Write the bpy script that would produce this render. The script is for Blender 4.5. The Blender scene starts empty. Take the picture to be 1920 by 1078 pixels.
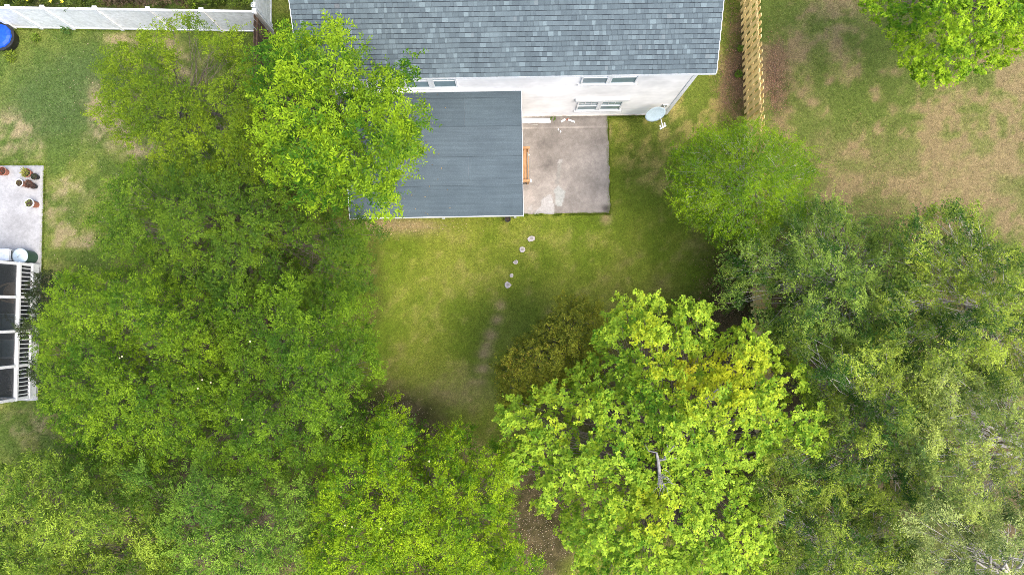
import bpy, math, random
import numpy as np

# ------------------------------------------------------------------ camera, sky, sun, exposure
S = bpy.context.scene
COL = S.collection
CAM_H, FOC, TILT = 26.0, 1280.0, math.atan(46 / 1280)
cam = bpy.data.objects.new('camera', bpy.data.cameras.new('camera'))
COL.objects.link(cam)
cam.location = (0, 0, CAM_H)
cam.rotation_euler = (TILT, 0, 0)
cam.data.sensor_width = 36
cam.data.lens = 36 * FOC / 1920
cam.data.clip_end = 1000
S.camera = cam

W = bpy.data.worlds.new('World'); S.world = W; W.use_nodes = True
wn = W.node_tree.nodes; wn.clear()
sky = wn.new('ShaderNodeTexSky'); sky.sky_type = 'NISHITA'; sky.sun_disc = False
SUN_EL, SUN_AZ = math.radians(62), math.radians(122)      # azimuth clockwise from +Y
sky.sun_elevation = SUN_EL; sky.sun_rotation = SUN_AZ
sky.air_density = 1.0; sky.dust_density = 3.0; sky.ozone_density = 1.0
bg = wn.new('ShaderNodeBackground'); bg.inputs['Strength'].default_value = 0.15
out = wn.new('ShaderNodeOutputWorld')
W.node_tree.links.new(sky.outputs[0], bg.inputs[0]); W.node_tree.links.new(bg.outputs[0], out.inputs[0])
sun = bpy.data.objects.new('sun', bpy.data.lights.new('sun', 'SUN'))
COL.objects.link(sun)
sun.data.energy = 1.15; sun.data.angle = math.radians(30); sun.data.color = (1.0, 0.95, 0.87)
sd = np.array([math.sin(SUN_AZ) * math.cos(SUN_EL), math.cos(SUN_AZ) * math.cos(SUN_EL), math.sin(SUN_EL)])
sun.rotation_euler = (math.pi / 2 - SUN_EL, 0, math.pi - SUN_AZ)
S.view_settings.view_transform = 'Standard'; S.view_settings.look = 'None'
S.view_settings.gamma = 1; S.view_settings.use_curve_mapping = False
S.view_settings.exposure = 1.80
S.cycles.max_bounces = 6; S.cycles.transparent_max_bounces = 8
S.cycles.use_denoising = True; S.cycles.denoising_prefilter = 'NONE'; S.cycles.filter_width = 0.8
S.render.engine = 'CYCLES'

# ------------------------------------------------------------------ helpers
_c, _s = math.cos(TILT), math.sin(TILT)
def P(px, py, z=0.0):
    """world point at height z that the drone sees at pixel (px, py) of the 1920x1078 photograph"""
    px = np.asarray(px, float); py = np.asarray(py, float); z = np.asarray(z, float)
    u = (px - 960) / FOC; v = (539 - py) / FOC
    dz = v * _s - _c
    k = (z - CAM_H) / dz
    return np.stack(np.broadcast_arrays(u * k, (v * _c + _s) * k, z), -1)
def PIX(x, y, z=0.0):
    dy = y; dz = z - CAM_H
    yc = dy * _c + dz * _s; zc = -dy * _s + dz * _c
    return 960 + FOC * x / (-zc), 539 - FOC * yc / (-zc)
R = np.random.default_rng(7)
random.seed(7)

def tag(o, label=None, cat=None, group=None, kind=None):
    if label: o['label'] = label
    if cat: o['category'] = cat
    if group: o['group'] = group
    if kind: o['kind'] = kind
    return o
def link(name, me, parent=None, loc=None, rot=None):
    o = bpy.data.objects.new(name, me); COL.objects.link(o)
    if parent is not None: o.parent = parent
    if loc is not None: o.location = loc
    if rot is not None: o.rotation_euler = rot
    return o
def empty(name, loc=(0, 0, 0), rz=0, **k):
    o = bpy.data.objects.new(name, None); COL.objects.link(o)
    o.location = loc; o.rotation_euler = (0, 0, rz); o.empty_display_size = .2
    return tag(o, **k)

def np_mesh(name, V, sizes, idx, mat, attrs=None, smooth=False):
    """mesh from arrays: V (n,3), face sizes, flat loop indices; attrs = {name: (type, data)} on faces"""
    me = bpy.data.meshes.new(name)
    V = np.ascontiguousarray(V, dtype=np.float32)
    sizes = np.asarray(sizes, np.int32); idx = np.asarray(idx, np.int32)
    me.vertices.add(len(V)); me.vertices.foreach_set('co', V.ravel())
    me.loops.add(len(idx)); me.loops.foreach_set('vertex_index', idx)
    me.polygons.add(len(sizes))
    st = np.concatenate([[0], np.cumsum(sizes)[:-1]]).astype(np.int32)
    me.polygons.foreach_set('loop_start', st)
    if smooth: me.polygons.foreach_set('use_smooth', np.ones(len(sizes), bool))
    me.update(calc_edges=True)
    for k, (t, dom, d) in (attrs or {}).items():
        a = me.attributes.new(k, t, dom)
        d = np.asarray(d, np.float32)
        if t == 'FLOAT_COLOR':
            if d.shape[1] == 3: d = np.concatenate([d, np.ones((len(d), 1), np.float32)], 1)
            a.data.foreach_set('color', np.ascontiguousarray(d, dtype=np.float32).ravel())
        else: a.data.foreach_set('value', d.ravel())
    me.materials.append(mat)
    return me

class MB:
    """collects boxes, tubes, lathes and prisms, then builds one mesh"""
    def __init__(s): s.v = []; s.f = []; s.t = []
    def add(s, vs, fs, tone=0.5):
        n = len(s.v); s.v += [tuple(map(float, p)) for p in vs]
        s.f += [tuple(n + i for i in f) for f in fs]; s.t += list(tone) if hasattr(tone, '__len__') else [tone] * len(fs); return s
    def box(s, a, b, rot=None, at=None, tone=.5):
        x0, y0, z0 = a; x1, y1, z1 = b
        vs = [(x0, y0, z0), (x1, y0, z0), (x1, y1, z0), (x0, y1, z0), (x0, y0, z1), (x1, y0, z1), (x1, y1, z1), (x0, y1, z1)]
        if rot is not None: vs = [tuple(rot @ np.array(v)) for v in vs]
        if at is not None: vs = [tuple(np.array(v) + at) for v in vs]
        return s.add(vs, [(0, 3, 2, 1), (4, 5, 6, 7), (0, 1, 5, 4), (1, 2, 6, 5), (2, 3, 7, 6), (3, 0, 4, 7)], tone)
    def tube(s, pts, rad, n=8, tone=.5, cap=True):
        pts = [np.array(p, float) for p in pts]
        rs = rad if hasattr(rad, '__len__') else [rad] * len(pts)
        base = len(s.v); prev = None
        for i, p in enumerate(pts):
            d = pts[min(i + 1, len(pts) - 1)] - pts[max(i - 1, 0)]; d /= (np.linalg.norm(d) + 1e-9)
            a = np.cross(d, [0, 0, 1.] if abs(d[2]) < .9 else [1., 0, 0]) if prev is None else prev - d * (prev @ d)
            a /= np.linalg.norm(a); prev = a; b = np.cross(d, a)
            for k in range(n):
                an = 2 * math.pi * k / n
                s.v.append(tuple(p + rs[i] * (math.cos(an) * a + math.sin(an) * b)))
        for i in range(len(pts) - 1):
            for k in range(n):
                q = base + i * n; s.f.append((q + k, q + (k + 1) % n, q + n + (k + 1) % n, q + n + k)); s.t.append(tone)
        if cap:
            s.f.append(tuple(base + k for k in range(n))[::-1]); s.f.append(tuple(base + (len(pts) - 1) * n + k for k in range(n))); s.t += [tone] * 2
        return s
    def lathe(s, prof, at=(0, 0, 0), n=20, tone=.5, sq=1.0):
        base = len(s.v)
        for r, z in prof:
            for k in range(n):
                an = 2 * math.pi * k / n
                s.v.append((at[0] + r * math.cos(an), at[1] + r * sq * math.sin(an), at[2] + z))
        for i in range(len(prof) - 1):
            for k in range(n):
                q = base + i * n; s.f.append((q + k, q + (k + 1) % n, q + n + (k + 1) % n, q + n + k)); s.t.append(tone)
        s.f.append(tuple(base + k for k in range(n))[::-1]); s.f.append(tuple(base + (len(prof) - 1) * n + k for k in range(n))); s.t += [tone] * 2
        return s
    def prism(s, poly, z0, z1, tone=.5):
        n = len(poly)
        return s.add([(x, y, z0) for x, y in poly] + [(x, y, z1) for x, y in poly],
                     [tuple(range(n))[::-1], tuple(range(n, 2 * n))] + [(i, (i + 1) % n, n + (i + 1) % n, n + i) for i in range(n)], tone)
    def mesh(s, name, mat, smooth=False, bevel=0):
        me = bpy.data.meshes.new(name); me.from_pydata(s.v, [], s.f); me.update()
        a = me.attributes.new('tone', 'FLOAT', 'FACE'); a.data.foreach_set('value', s.t)
        if smooth: me.polygons.foreach_set('use_smooth', [True] * len(me.polygons))
        me.materials.append(mat)
        if bevel:
            import bmesh
            bm = bmesh.new(); bm.from_mesh(me)
            bmesh.ops.bevel(bm, geom=bm.edges[:], offset=bevel, segments=1, affect='EDGES'); bm.to_mesh(me); bm.free()
        return me
    def obj(s, name, mat, parent=None, smooth=False, loc=None, rot=None, bevel=0):
        return link(name, s.mesh(name, mat, smooth, bevel), parent, loc, rot)

# value noise
def vnoise(x, y, scale, seed):
    g = np.random.default_rng(seed).random((128, 128))
    u = np.asarray(x) / scale + 1000; v = np.asarray(y) / scale + 1000
    i = np.floor(u).astype(int); j = np.floor(v).astype(int); a = u - i; b = v - j
    a = a * a * (3 - 2 * a); b = b * b * (3 - 2 * b)
    g00 = g[i % 128, j % 128]; g10 = g[(i + 1) % 128, j % 128]; g01 = g[i % 128, (j + 1) % 128]; g11 = g[(i + 1) % 128, (j + 1) % 128]
    return (g00 * (1 - a) + g10 * a) * (1 - b) + (g01 * (1 - a) + g11 * a) * b
def fbm(x, y, scale, seed, octv=4):
    s = 0; w = 0
    for k in range(octv):
        s = s + vnoise(x + 13.7 * k, y - 7.1 * k, scale / 2 ** k, seed + k) * .55 ** k; w += .55 ** k
    return s / w
def sstep(x, a, b):
    t = np.clip((x - a) / (b - a), 0, 1); return t * t * (3 - 2 * t)

# ------------------------------------------------------------------ materials
def new_mat(name):
    m = bpy.data.materials.new(name); m.use_nodes = True
    nt = m.node_tree; b = nt.nodes['Principled BSDF']
    return m, nt, b
def N(nt, t, **k):
    n = nt.nodes.new(t)
    for a, v in k.items():
        if a in n.inputs: n.inputs[a].default_value = v
        else: setattr(n, a, v)
    return n
def noise(nt, scale, detail=4, rough=.6, vec=None):
    n = N(nt, 'ShaderNodeTexNoise'); n.inputs['Scale'].default_value = scale; n.inputs['Detail'].default_value = detail; n.inputs['Roughness'].default_value = rough
    if vec: nt.links.new(vec, n.inputs['Vector'])
    return n
def ramp(nt, fac, stops):
    r = N(nt, 'ShaderNodeValToRGB'); e = r.color_ramp.elements
    while len(e) < len(stops): e.new(.5)
    for q, (p, c) in zip(e, stops): q.position = p; q.color = (*c, 1)
    nt.links.new(fac, r.inputs[0]); return r
def mixc(nt, a, b, fac, mode='MIX'):
    m = N(nt, 'ShaderNodeMix', data_type='RGBA', blend_type=mode)
    for s_, v in ((m.inputs[0], fac), (m.inputs[6], a), (m.inputs[7], b)):
        if hasattr(v, 'links'): nt.links.new(v, s_)
        elif isinstance(v, (tuple, list)): s_.default_value = (*v, 1)
        else: s_.default_value = v
    return m.outputs[2]
def bump(nt, b, h, strength=.3, dist=.01):
    n = N(nt, 'ShaderNodeBump'); n.inputs['Strength'].default_value = strength; n.inputs['Distance'].default_value = dist
    nt.links.new(h, n.inputs['Height']); nt.links.new(n.outputs[0], b.inputs['Normal'])
def worn(name, base, alt, scale=6, rough=.7, fine=60, bmp=.2, dirt=None, spec=.3, metal=0, dist=.004):
    """base colour broken up by two noises; every hard surface uses a version of it"""
    m, nt, b = new_mat(name)
    tc = N(nt, 'ShaderNodeNewGeometry')
    n1 = noise(nt, scale, 5, .65, tc.outputs['Position']); n2 = noise(nt, fine, 3, .6, tc.outputs['Position'])
    r = ramp(nt, n1.outputs[0], [(.35, base), (.68, alt)])
    f = ramp(nt, n2.outputs[0], [(.3, (.8, .8, .8)), (.7, (1.1, 1.1, 1.1))])
    c = mixc(nt, r.outputs[0], f.outputs[0], 1.0, 'MULTIPLY')
    at = N(nt, 'ShaderNodeAttribute', attribute_name='tone')
    ml = N(nt, 'ShaderNodeMath', operation='MULTIPLY_ADD'); nt.links.new(at.outputs['Fac'], ml.inputs[0]); ml.inputs[1].default_value = .6; ml.inputs[2].default_value = .7
    cb = N(nt, 'ShaderNodeCombineColor')
    for q in range(3): nt.links.new(ml.outputs[0], cb.inputs[q])
    c = mixc(nt, c, cb.outputs[0], 1.0, 'MULTIPLY')
    nt.links.new(c, b.inputs['Base Color'])
    b.inputs['Roughness'].default_value = rough; b.inputs['Specular IOR Level'].default_value = spec; b.inputs['Metallic'].default_value = metal
    if bmp: bump(nt, b, n2.outputs[0], bmp, dist)
    return m

def leaf_mat(name, trans=.3, rough=.6, spec=.12):
    m, nt, b = new_mat(name)
    at = N(nt, 'ShaderNodeAttribute', attribute_name='col')
    nt.links.new(at.outputs['Color'], b.inputs['Base Color'])
    b.inputs['Roughness'].default_value = rough; b.inputs['Specular IOR Level'].default_value = spec
    tr = N(nt, 'ShaderNodeBsdfTranslucent')
    c = mixc(nt, at.outputs['Color'], (1.25, 1.3, .5), 1.0, 'MULTIPLY'); nt.links.new(c, tr.inputs[0])
    mx = N(nt, 'ShaderNodeMixShader'); mx.inputs[0].default_value = trans
    nt.links.new(b.outputs[0], mx.inputs[1]); nt.links.new(tr.outputs[0], mx.inputs[2])
    nt.links.new(mx.outputs[0], nt.nodes['Material Output'].inputs[0])
    return m
M = {}
M['leaf'] = leaf_mat('leaf')
M['grass'] = leaf_mat('grass_blade', .25, .6, .2)
M['bark'] = worn('bark', (.10, .08, .055), (.20, .165, .13), 9, .9, 70, .6)
M['greenstem'] = worn('green_stem', (.07, .09, .03), (.14, .15, .05), 9, .8, 70, 0)
M['greystem'] = worn('grey_stem', (.14, .14, .09), (.26, .25, .18), 9, .8, 70, 0)
M['palebark'] = worn('pale_bark', (.28, .25, .21), (.46, .43, .39), 9, .9, 70, .5)
M['deadwood'] = worn('dead_wood', (.17, .155, .14), (.27, .25, .23), 9, .9, 70, .5)
M['vinyl'] = worn('white_vinyl', (.78, .78, .78), (.86, .86, .87), 1.5, .35, 8, 0, spec=.5)
M['trim'] = worn('white_trim', (.72, .73, .74), (.84, .84, .84), 3, .45, 30, 0)
M['concrete'] = None
M['pine'] = worn('new_pine', (.60, .44, .17), (.74, .57, .27), 3, .75, 40, .2)
M['brownwood'] = worn('weathered_brown_wood', (.075, .048, .032), (.15, .10, .07), 4, .85, 45, .4)
M['greywood'] = worn('weathered_grey_wood', (.30, .28, .25), (.46, .43, .39), 4, .85, 45, .4)
M['benchwood'] = worn('bench_cedar', (.36, .19, .085), (.46, .27, .13), 5, .6, 50, .15)
M['terracotta'] = worn('terracotta', (.30, .11, .07), (.40, .17, .11), 8, .8, 60, .2)
M['soil'] = worn('potting_soil', (.03, .022, .015), (.07, .05, .035), 20, .95, 120, .6)
M['blue'] = worn('blue_cover', (.0, .05, .42), (.01, .09, .55), 3, .45, 30, .05, spec=.5)
M['black'] = worn('black_plastic', (.012, .012, .014), (.03, .03, .03), 5, .5, 40, .1)
M['dishgrey'] = worn('pale_blue_grey_enamel', (.36, .45, .49), (.42, .51, .55), 4, .4, 40, 0, spec=.5)
M['grey'] = worn('grey_metal', (.42, .44, .46), (.52, .54, .56), 6, .45, 60, 0, metal=.3)
M['lid'] = worn('pale_blue_lid', (.42, .50, .55), (.50, .58, .62), 5, .5, 50, .05)
M['greenbin'] = worn('dark_green_bin', (.03, .07, .05), (.06, .12, .08), 14, .5, 50, .1)
M['wicker'] = worn('tan_wicker', (.30, .22, .15), (.44, .34, .24), 30, .8, 90, .5)
M['cushion'] = worn('blue_grey_cushion', (.13, .20, .24), (.20, .28, .32), 6, .9, 60, .3)
M['stone'] = worn('flagstone', (.30, .265, .25), (.43, .39, .37), 14, .9, 60, .5)
M['darkfloor'] = worn('porch_floor', (.10, .10, .10), (.15, .15, .15), 3, .8, 50, .1)
M['flower'] = worn('yellow_petals', (.75, .45, .02), (.8, .6, .05), 5, .6, 40, 0)

m, nt, b = new_mat('window_glass')
tc = N(nt, 'ShaderNodeNewGeometry'); n1 = noise(nt, 2.2, 3, .5, tc.outputs['Position'])
r = ramp(nt, n1.outputs[0], [(.3, (.15, .22, .25)), (.7, (.24, .33, .36))]); nt.links.new(r.outputs[0], b.inputs['Base Color'])
b.inputs['Roughness'].default_value = .12; b.inputs['Specular IOR Level'].default_value = .8
M['glass'] = m
m, nt, b = new_mat('porch_screen')
b.inputs['Base Color'].default_value = (.035, .04, .045, 1); b.inputs['Roughness'].default_value = .5
tr = N(nt, 'ShaderNodeBsdfTransparent'); mx = N(nt, 'ShaderNodeMixShader'); mx.inputs[0].default_value = .45
nt.links.new(tr.outputs[0], mx.inputs[1]); nt.links.new(b.outputs[0], mx.inputs[2]); nt.links.new(mx.outputs[0], nt.nodes['Material Output'].inputs[0])
M['screen'] = m

# vertex-coloured surfaces (ground, slabs): colour attribute 'col' x fine procedural grain
def ground_mat(name, grains, rough=.95, bstr=.5, bdist=.02, spec=.15):
    m, nt, b = new_mat(name)
    at = N(nt, 'ShaderNodeAttribute', attribute_name='col')
    g = N(nt, 'ShaderNodeNewGeometry'); c = at.outputs['Color']; last = None
    for sc, lo, hi in grains:
        n = noise(nt, sc, 3, .7, g.outputs['Position'])
        f = ramp(nt, n.outputs[0], [(.32, (lo,) * 3), (.68, (hi,) * 3)])
        c = mixc(nt, c, f.outputs[0], 1.0, 'MULTIPLY'); last = n
    nt.links.new(c, b.inputs['Base Color']); b.inputs['Roughness'].default_value = rough; b.inputs['Specular IOR Level'].default_value = spec
    bump(nt, b, last.outputs[0], bstr, bdist)
    return m
M['ground'] = ground_mat('ground', [(3.5, .88, 1.12), (16, .7, 1.3), (38, .55, 1.5)], bstr=.8, bdist=.03)
M['concrete'] = ground_mat('concrete', [(1.3, .88, 1.1), (9, .86, 1.12), (60, .82, 1.16)], bstr=.3, bdist=.004)

# asphalt shingles and rolled roofing: tone attribute picks the colour of the tab
def roofing(name, stops, fine, streak=None, rough=.9):
    m, nt, b = new_mat(name)
    at = N(nt, 'ShaderNodeAttribute', attribute_name='tone')
    r = ramp(nt, at.outputs['Fac'], stops)
    g = N(nt, 'ShaderNodeNewGeometry'); n = noise(nt, fine, 2, .6, g.outputs['Position'])
    f = ramp(nt, n.outputs[0], [(.25, (.72,) * 3), (.75, (1.25,) * 3)])
    c = mixc(nt, r.outputs[0], f.outputs[0], 1.0, 'MULTIPLY')
    n3 = noise(nt, 1.1, 4, .6, g.outputs['Position']); f3 = ramp(nt, n3.outputs[0], [(.3, (.88, .88, .88)), (.7, (1.08, 1.07, 1.05))])
    c = mixc(nt, c, f3.outputs[0], 1.0, 'MULTIPLY')
    if streak:
        mp = N(nt, 'ShaderNodeMapping'); mp.inputs['Scale'].default_value = streak; nt.links.new(g.outputs['Position'], mp.inputs[0])
        n2 = noise(nt, 1, 4, .7, mp.outputs[0]); f2 = ramp(nt, n2.outputs[0], [(.3, (.84,) * 3), (.7, (1.14,) * 3)])
        c = mixc(nt, c, f2.outputs[0], 1.0, 'MULTIPLY')
    nt.links.new(c, b.inputs['Base Color']); b.inputs['Roughness'].default_value = rough; b.inputs['Specular IOR Level'].default_value = .25
    bump(nt, b, n.outputs[0], .4, .003)
    return m
M['shingle'] = roofing('asphalt_shingle', [(0, (.030, .038, .045)), (.06, (.068, .088, .096)), (.3, (.080, .103, .111)), (.7, (.097, .124, .132)), (.9, (.130, .166, .174)), (1, (.105, .115, .118))], 90)
M['rolled'] = roofing('rolled_roofing', [(0, (.030, .040, .048)), (.15, (.055, .074, .086)), (.5, (.068, .092, .106)), (1, (.09, .115, .13))], 55, (.5, 14, 3))

# ------------------------------------------------------------------ ground, painted from patches in the photograph
def ground_colour(X, Y):
    px, py = PIX(X, Y, 0)
    def blob(x, y, rx, ry, p=1.0):
        return np.exp(-(((px - x) / rx) ** 2 + ((py - y) / ry) ** 2) ** p)
    n1 = fbm(X, Y, 2.4, 11); n2 = fbm(X, Y, .7, 31); n3 = fbm(X, Y, .22, 51, 3)
    c = lambda *v: np.array(v)[None, :]
    mix = lambda a, b, f: a * (1 - f[:, None]) + b * f[:, None]
    # centre lawn
    lawn = mix(c(.135, .185, .020) * np.ones((len(X), 1)), c(.205, .232, .038), sstep(n1 * .6 + n2 * .4, .35, .65))
    lawn = mix(lawn, c(.32, .27, .11), .5 * sstep(n2 * .5 + n3 * .5, .52, .74))
    bare = sum(a * blob(x, y, rx, ry) for x, y, rx, ry, a in
        [(938, 572, 8, 7, 1), (932, 600, 10, 8, .9), (920, 628, 11, 9, 1.0), (912, 648, 10, 7, .9), (908, 664, 13, 8, 1.2), (904, 691, 14, 9, 1.2), (895, 716, 16, 8, .6), (870, 725, 60, 30, .25), (850, 745, 70, 20, .3), (1137, 410, 8, 9, 1.3),
         (770, 425, 50, 14, .9), (1141, 250, 6, 14, .9), (960, 600, 80, 50, .08), (700, 418, 60, 12, .7)])
    lawn = mix(lawn, c(.33, .24, .15), np.clip(bare * (.35 + 1.3 * n3), 0, .85))
    # left lawn: lush weeds + tan dead patches
    lush = mix(c(.095, .14, .03) * np.ones((len(X), 1)), c(.17, .20, .05), sstep(n2, .35, .65))
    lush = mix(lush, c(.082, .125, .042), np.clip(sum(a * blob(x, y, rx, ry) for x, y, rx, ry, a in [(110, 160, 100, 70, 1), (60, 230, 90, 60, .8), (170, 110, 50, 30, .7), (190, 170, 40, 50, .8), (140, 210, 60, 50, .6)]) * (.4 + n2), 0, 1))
    tan = np.clip(sstep(n1 * .45 + n2 * .55, .56, .68) * .7 + sum(a * blob(x, y, rx, ry) for x, y, rx, ry, a in
        [(180, 200, 20, 40, .9), (200, 240, 30, 30, .8), (20, 240, 40, 30, .9), (10, 290, 40, 30, .6), (270, 75, 40, 10, .6), (210, 70, 30, 10, .6), (300, 290, 60, 40, .5), (100, 400, 30, 40, .6),
         (130, 360, 40, 20, .5), (60, 800, 50, 30, .8), (330, 130, 50, 60, .4), (90, 560, 30, 60, .4)]) * (.5 + .8 * n3), 0, .9)
    lush = mix(lush, c(.32, .245, .17), np.clip(tan * sstep(n3 * .6 + n2 * .4, .34, .62) * 1.1, 0, .8))
    # right lawn
    right = mix(c(.115, .15, .035) * np.ones((len(X), 1)), c(.175, .185, .06), sstep(n2 * .5 + n1 * .5, .38, .62))
    dry = np.clip(sstep(n1 * .35 + n2 * .45 + n3 * .2, .46, .6) * .75 + sum(a * blob(x, y, rx, ry) for x, y, rx, ry, a in
        [(1620, 330, 110, 70, .7), (1850, 330, 130, 110, .9), (1900, 130, 40, 50, .7), (1500, 100, 40, 30, .4), (1760, 340, 80, 60, .5), (1560, 290, 60, 40, .5), (1520, 180, 40, 30, .3)]) * (.35 + n2), 0, .92)
    right = mix(right, c(.215, .155, .095), np.clip(dry * (.6 + sstep(n3 * .6 + n2 * .4, .3, .7) * .6), 0, .9))
    col = mix(lawn, lush, 1 - sstep(px, 490, 560))
    col = mix(col, right, sstep(px, 1408, 1424))
    strip = sstep(px, 1120, 1200) * (1 - sstep(px, 1408, 1424)) * (1 - sstep(py, 300, 420))
    col = mix(col, mix(c(.12, .15, .03) * np.ones((len(X), 1)), c(.30, .24, .10), sstep(n2 * .6 + n3 * .4, .46, .62)), strip * .7)
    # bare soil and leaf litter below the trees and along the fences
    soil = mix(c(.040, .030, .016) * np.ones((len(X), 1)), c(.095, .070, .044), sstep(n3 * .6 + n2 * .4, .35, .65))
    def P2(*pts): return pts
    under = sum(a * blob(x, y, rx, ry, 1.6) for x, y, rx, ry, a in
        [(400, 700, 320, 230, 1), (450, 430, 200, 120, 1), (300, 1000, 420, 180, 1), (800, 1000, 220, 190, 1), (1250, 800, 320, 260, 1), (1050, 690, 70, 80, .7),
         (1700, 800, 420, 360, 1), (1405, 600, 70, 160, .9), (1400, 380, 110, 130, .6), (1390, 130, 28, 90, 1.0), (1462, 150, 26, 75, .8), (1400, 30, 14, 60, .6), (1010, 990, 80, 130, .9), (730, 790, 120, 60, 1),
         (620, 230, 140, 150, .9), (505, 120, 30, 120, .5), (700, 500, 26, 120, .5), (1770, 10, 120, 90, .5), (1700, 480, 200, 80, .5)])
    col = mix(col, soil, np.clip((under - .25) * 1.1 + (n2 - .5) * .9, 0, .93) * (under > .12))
    red = np.clip((blob(1455, 150, 24, 60) + blob(1372, 165, 24, 70) * .9 + blob(1376, 60, 14, 60) * .4 + blob(1720, 410, 60, 24) * .5) * (.4 + 1.2 * n3), 0, .9)
    col = mix(col, c(.20, .13, .085), np.clip(red * (.3 + sstep(n2 * .5 + n3 * .5, .4, .6)), 0, .8))
    far = sstep(np.hypot(X, Y), 28, 40)
    col = mix(col, c(.11, .14, .04), far)
    return np.clip(col * .79 * np.array([1.0, 1.0, .8]), .005, .9)

ax = np.concatenate([-np.array([150, 100, 70, 50, 38, 30, 26.0]), np.arange(-23, 23.01, .14), np.array([26, 30, 38, 50, 70, 100, 150.0])])
ay = np.concatenate([-np.array([150, 100, 70, 50, 30, 20.0]), np.arange(-13, 15.01, .14), np.array([18, 26, 40, 70, 100, 150.0])])
GX, GY = np.meshgrid(ax, ay); gx = GX.ravel(); gy = GY.ravel()
gz = -.03 + (.02 * (fbm(gx, gy, 1.5, 77) - .5)) * (np.hypot(gx, gy) < 30)
nx, ny = len(ax), len(ay)
I = (np.arange(ny - 1)[:, None] * nx + np.arange(nx - 1)[None, :]).ravel()
F = np.stack([I, I + 1, I + nx + 1, I + nx], 1)
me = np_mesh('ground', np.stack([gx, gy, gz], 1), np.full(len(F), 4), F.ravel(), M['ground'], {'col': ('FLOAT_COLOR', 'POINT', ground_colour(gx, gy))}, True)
tag(link('ground', me), kind='structure')

# ------------------------------------------------------------------ house
TH = math.radians(1.0)
O = P(1249, 214, 0.0)
UX = np.array([math.cos(TH), math.sin(TH), 0]); UY = np.array([-math.sin(TH), math.cos(TH), 0])
def HL(x, y, z): return O + UX * x + UY * y + np.array([0, 0, z])
house = empty('house', tuple(O), TH, label='two-storey house with pale vinyl siding under a blue-grey shingle roof', cat='house')
WX0, WX1, EAVE, OH, RK = -12.1, 0.0, 5.4, .318, .3046
SL = .9 / 1.85; DEP = 9.4; RIDGE_Y = DEP / 2
wl = MB()
wl.box((WX0 + .02, .02, 0), (WX1 - .02, DEP - .02, 5.35))
wl.add([(WX1 - .02, .02, 5.35), (WX1 - .02, DEP - .02, 5.35), (WX1 - .02, RIDGE_Y, 5.35 + RIDGE_Y * SL)], [(0, 1, 2)])
wl.add([(WX0 + .02, .02, 5.35), (WX0 + .02, DEP - .02, 5.35), (WX0 + .02, RIDGE_Y, 5.35 + RIDGE_Y * SL)], [(0, 2, 1)])
wl.obj('wall', M['vinyl'], house)
M['siding'] = worn('vinyl_siding', (.82, .80, .785), (.83, .812, .80), .9, .55, 1, 0, spec=.3)
sd_ = MB(); nC = 48; ex = 5.3 / nC
def sawtooth(mb, x0, x1, flip=None):
    for k in range(nC):
        z0 = .06 + k * ex; z1 = z0 + ex; t = .46 + .08 * R.random()
        mb.add([(x0, -.016, z0), (x1, -.016, z0), (x1, -.003, z1), (x0, -.003, z1), (x0, .018, z0), (x1, .018, z0)], [(0, 1, 2, 3), (4, 5, 1, 0)], t)
sawtooth(sd_, WX0 + .1, WX1 - .1); sd_.obj('siding', M['siding'], house)
for sgn, xw in ((1, WX1), (-1, WX0)):       # gable-side siding
    s2 = MB()
    for k in range(nC):
        z0 = .06 + k * ex; z1 = z0 + ex
        a, b_ = xw - sgn * .004, xw - sgn * .018
        s2.add([(a, .1, z0), (a, DEP - .1, z0), (b_, DEP - .1, z1), (b_, .1, z1)], [(0, 1, 2, 3)])
    s2.obj('siding', M['siding'], house)
for x in (WX0, WX1):
    MB().box((x - .1 if x == WX1 else x - .03, -.03, .03), (x + .03 if x == WX1 else x + .1, .1, 5.34)).obj('corner_post', M['trim'], house)
fb = worn('stained_foundation', (.30, .27, .22), (.52, .49, .44), 5, .9, 30, .3)
MB().box((WX0, -.045, -.03), (WX1, .02, .075)).obj('foundation', fb, house)
# roof
rf = MB()
ye, yr = -OH, RIDGE_Y; zr = EAVE + (yr + OH) * SL
yb = DEP + OH; X0, X1 = WX0 - RK, WX1 + RK
rf.add([(X0, ye, EAVE), (X1, ye, EAVE), (X1, yr, zr), (X0, yr, zr), (X0, yb, EAVE), (X1, yb, EAVE),
        (X0, ye, EAVE - .13), (X1, ye, EAVE - .13), (X1, yr, zr - .13), (X0, yr, zr - .13), (X0, yb, EAVE - .13), (X1, yb, EAVE - .13)],
       [(0, 1, 2, 3), (3, 2, 5, 4), (6, 9, 8, 7), (9, 10, 11, 8), (0, 6, 7, 1), (4, 5, 11, 10), (1, 7, 8, 2), (2, 8, 11, 5), (0, 3, 9, 6), (3, 4, 10, 9)], .3)
roof = rf.obj('roof', M['shingle'], house)
MB().box((X0 + .01, ye + .01, EAVE - .15), (X1 - .01, .0, EAVE - .135)).obj('soffit', M['trim'], house)
for x in (X0, X1):
    s_ = 1 if x == X1 else -1
    e = MB(); a0, a1 = x + s_ * .001, x + s_ * .018
    e.add([(a0, ye - .01, EAVE - .14), (a1, ye - .01, EAVE - .14), (a1, yr, zr - .13), (a0, yr, zr - .13), (a0, ye - .01, EAVE + .014), (a1, ye - .01, EAVE + .014), (a1, yr, zr + .014), (a0, yr, zr + .014)],
          [(0, 1, 2, 3), (4, 7, 6, 5), (0, 4, 5, 1), (1, 5, 6, 2), (0, 3, 7, 4)]).obj('rake_trim', M['trim'], house)
MB().box((X0, ye - .014, EAVE - .13), (X1, ye - .001, EAVE + .004)).obj('drip_edge', M['trim'], house)
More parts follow.
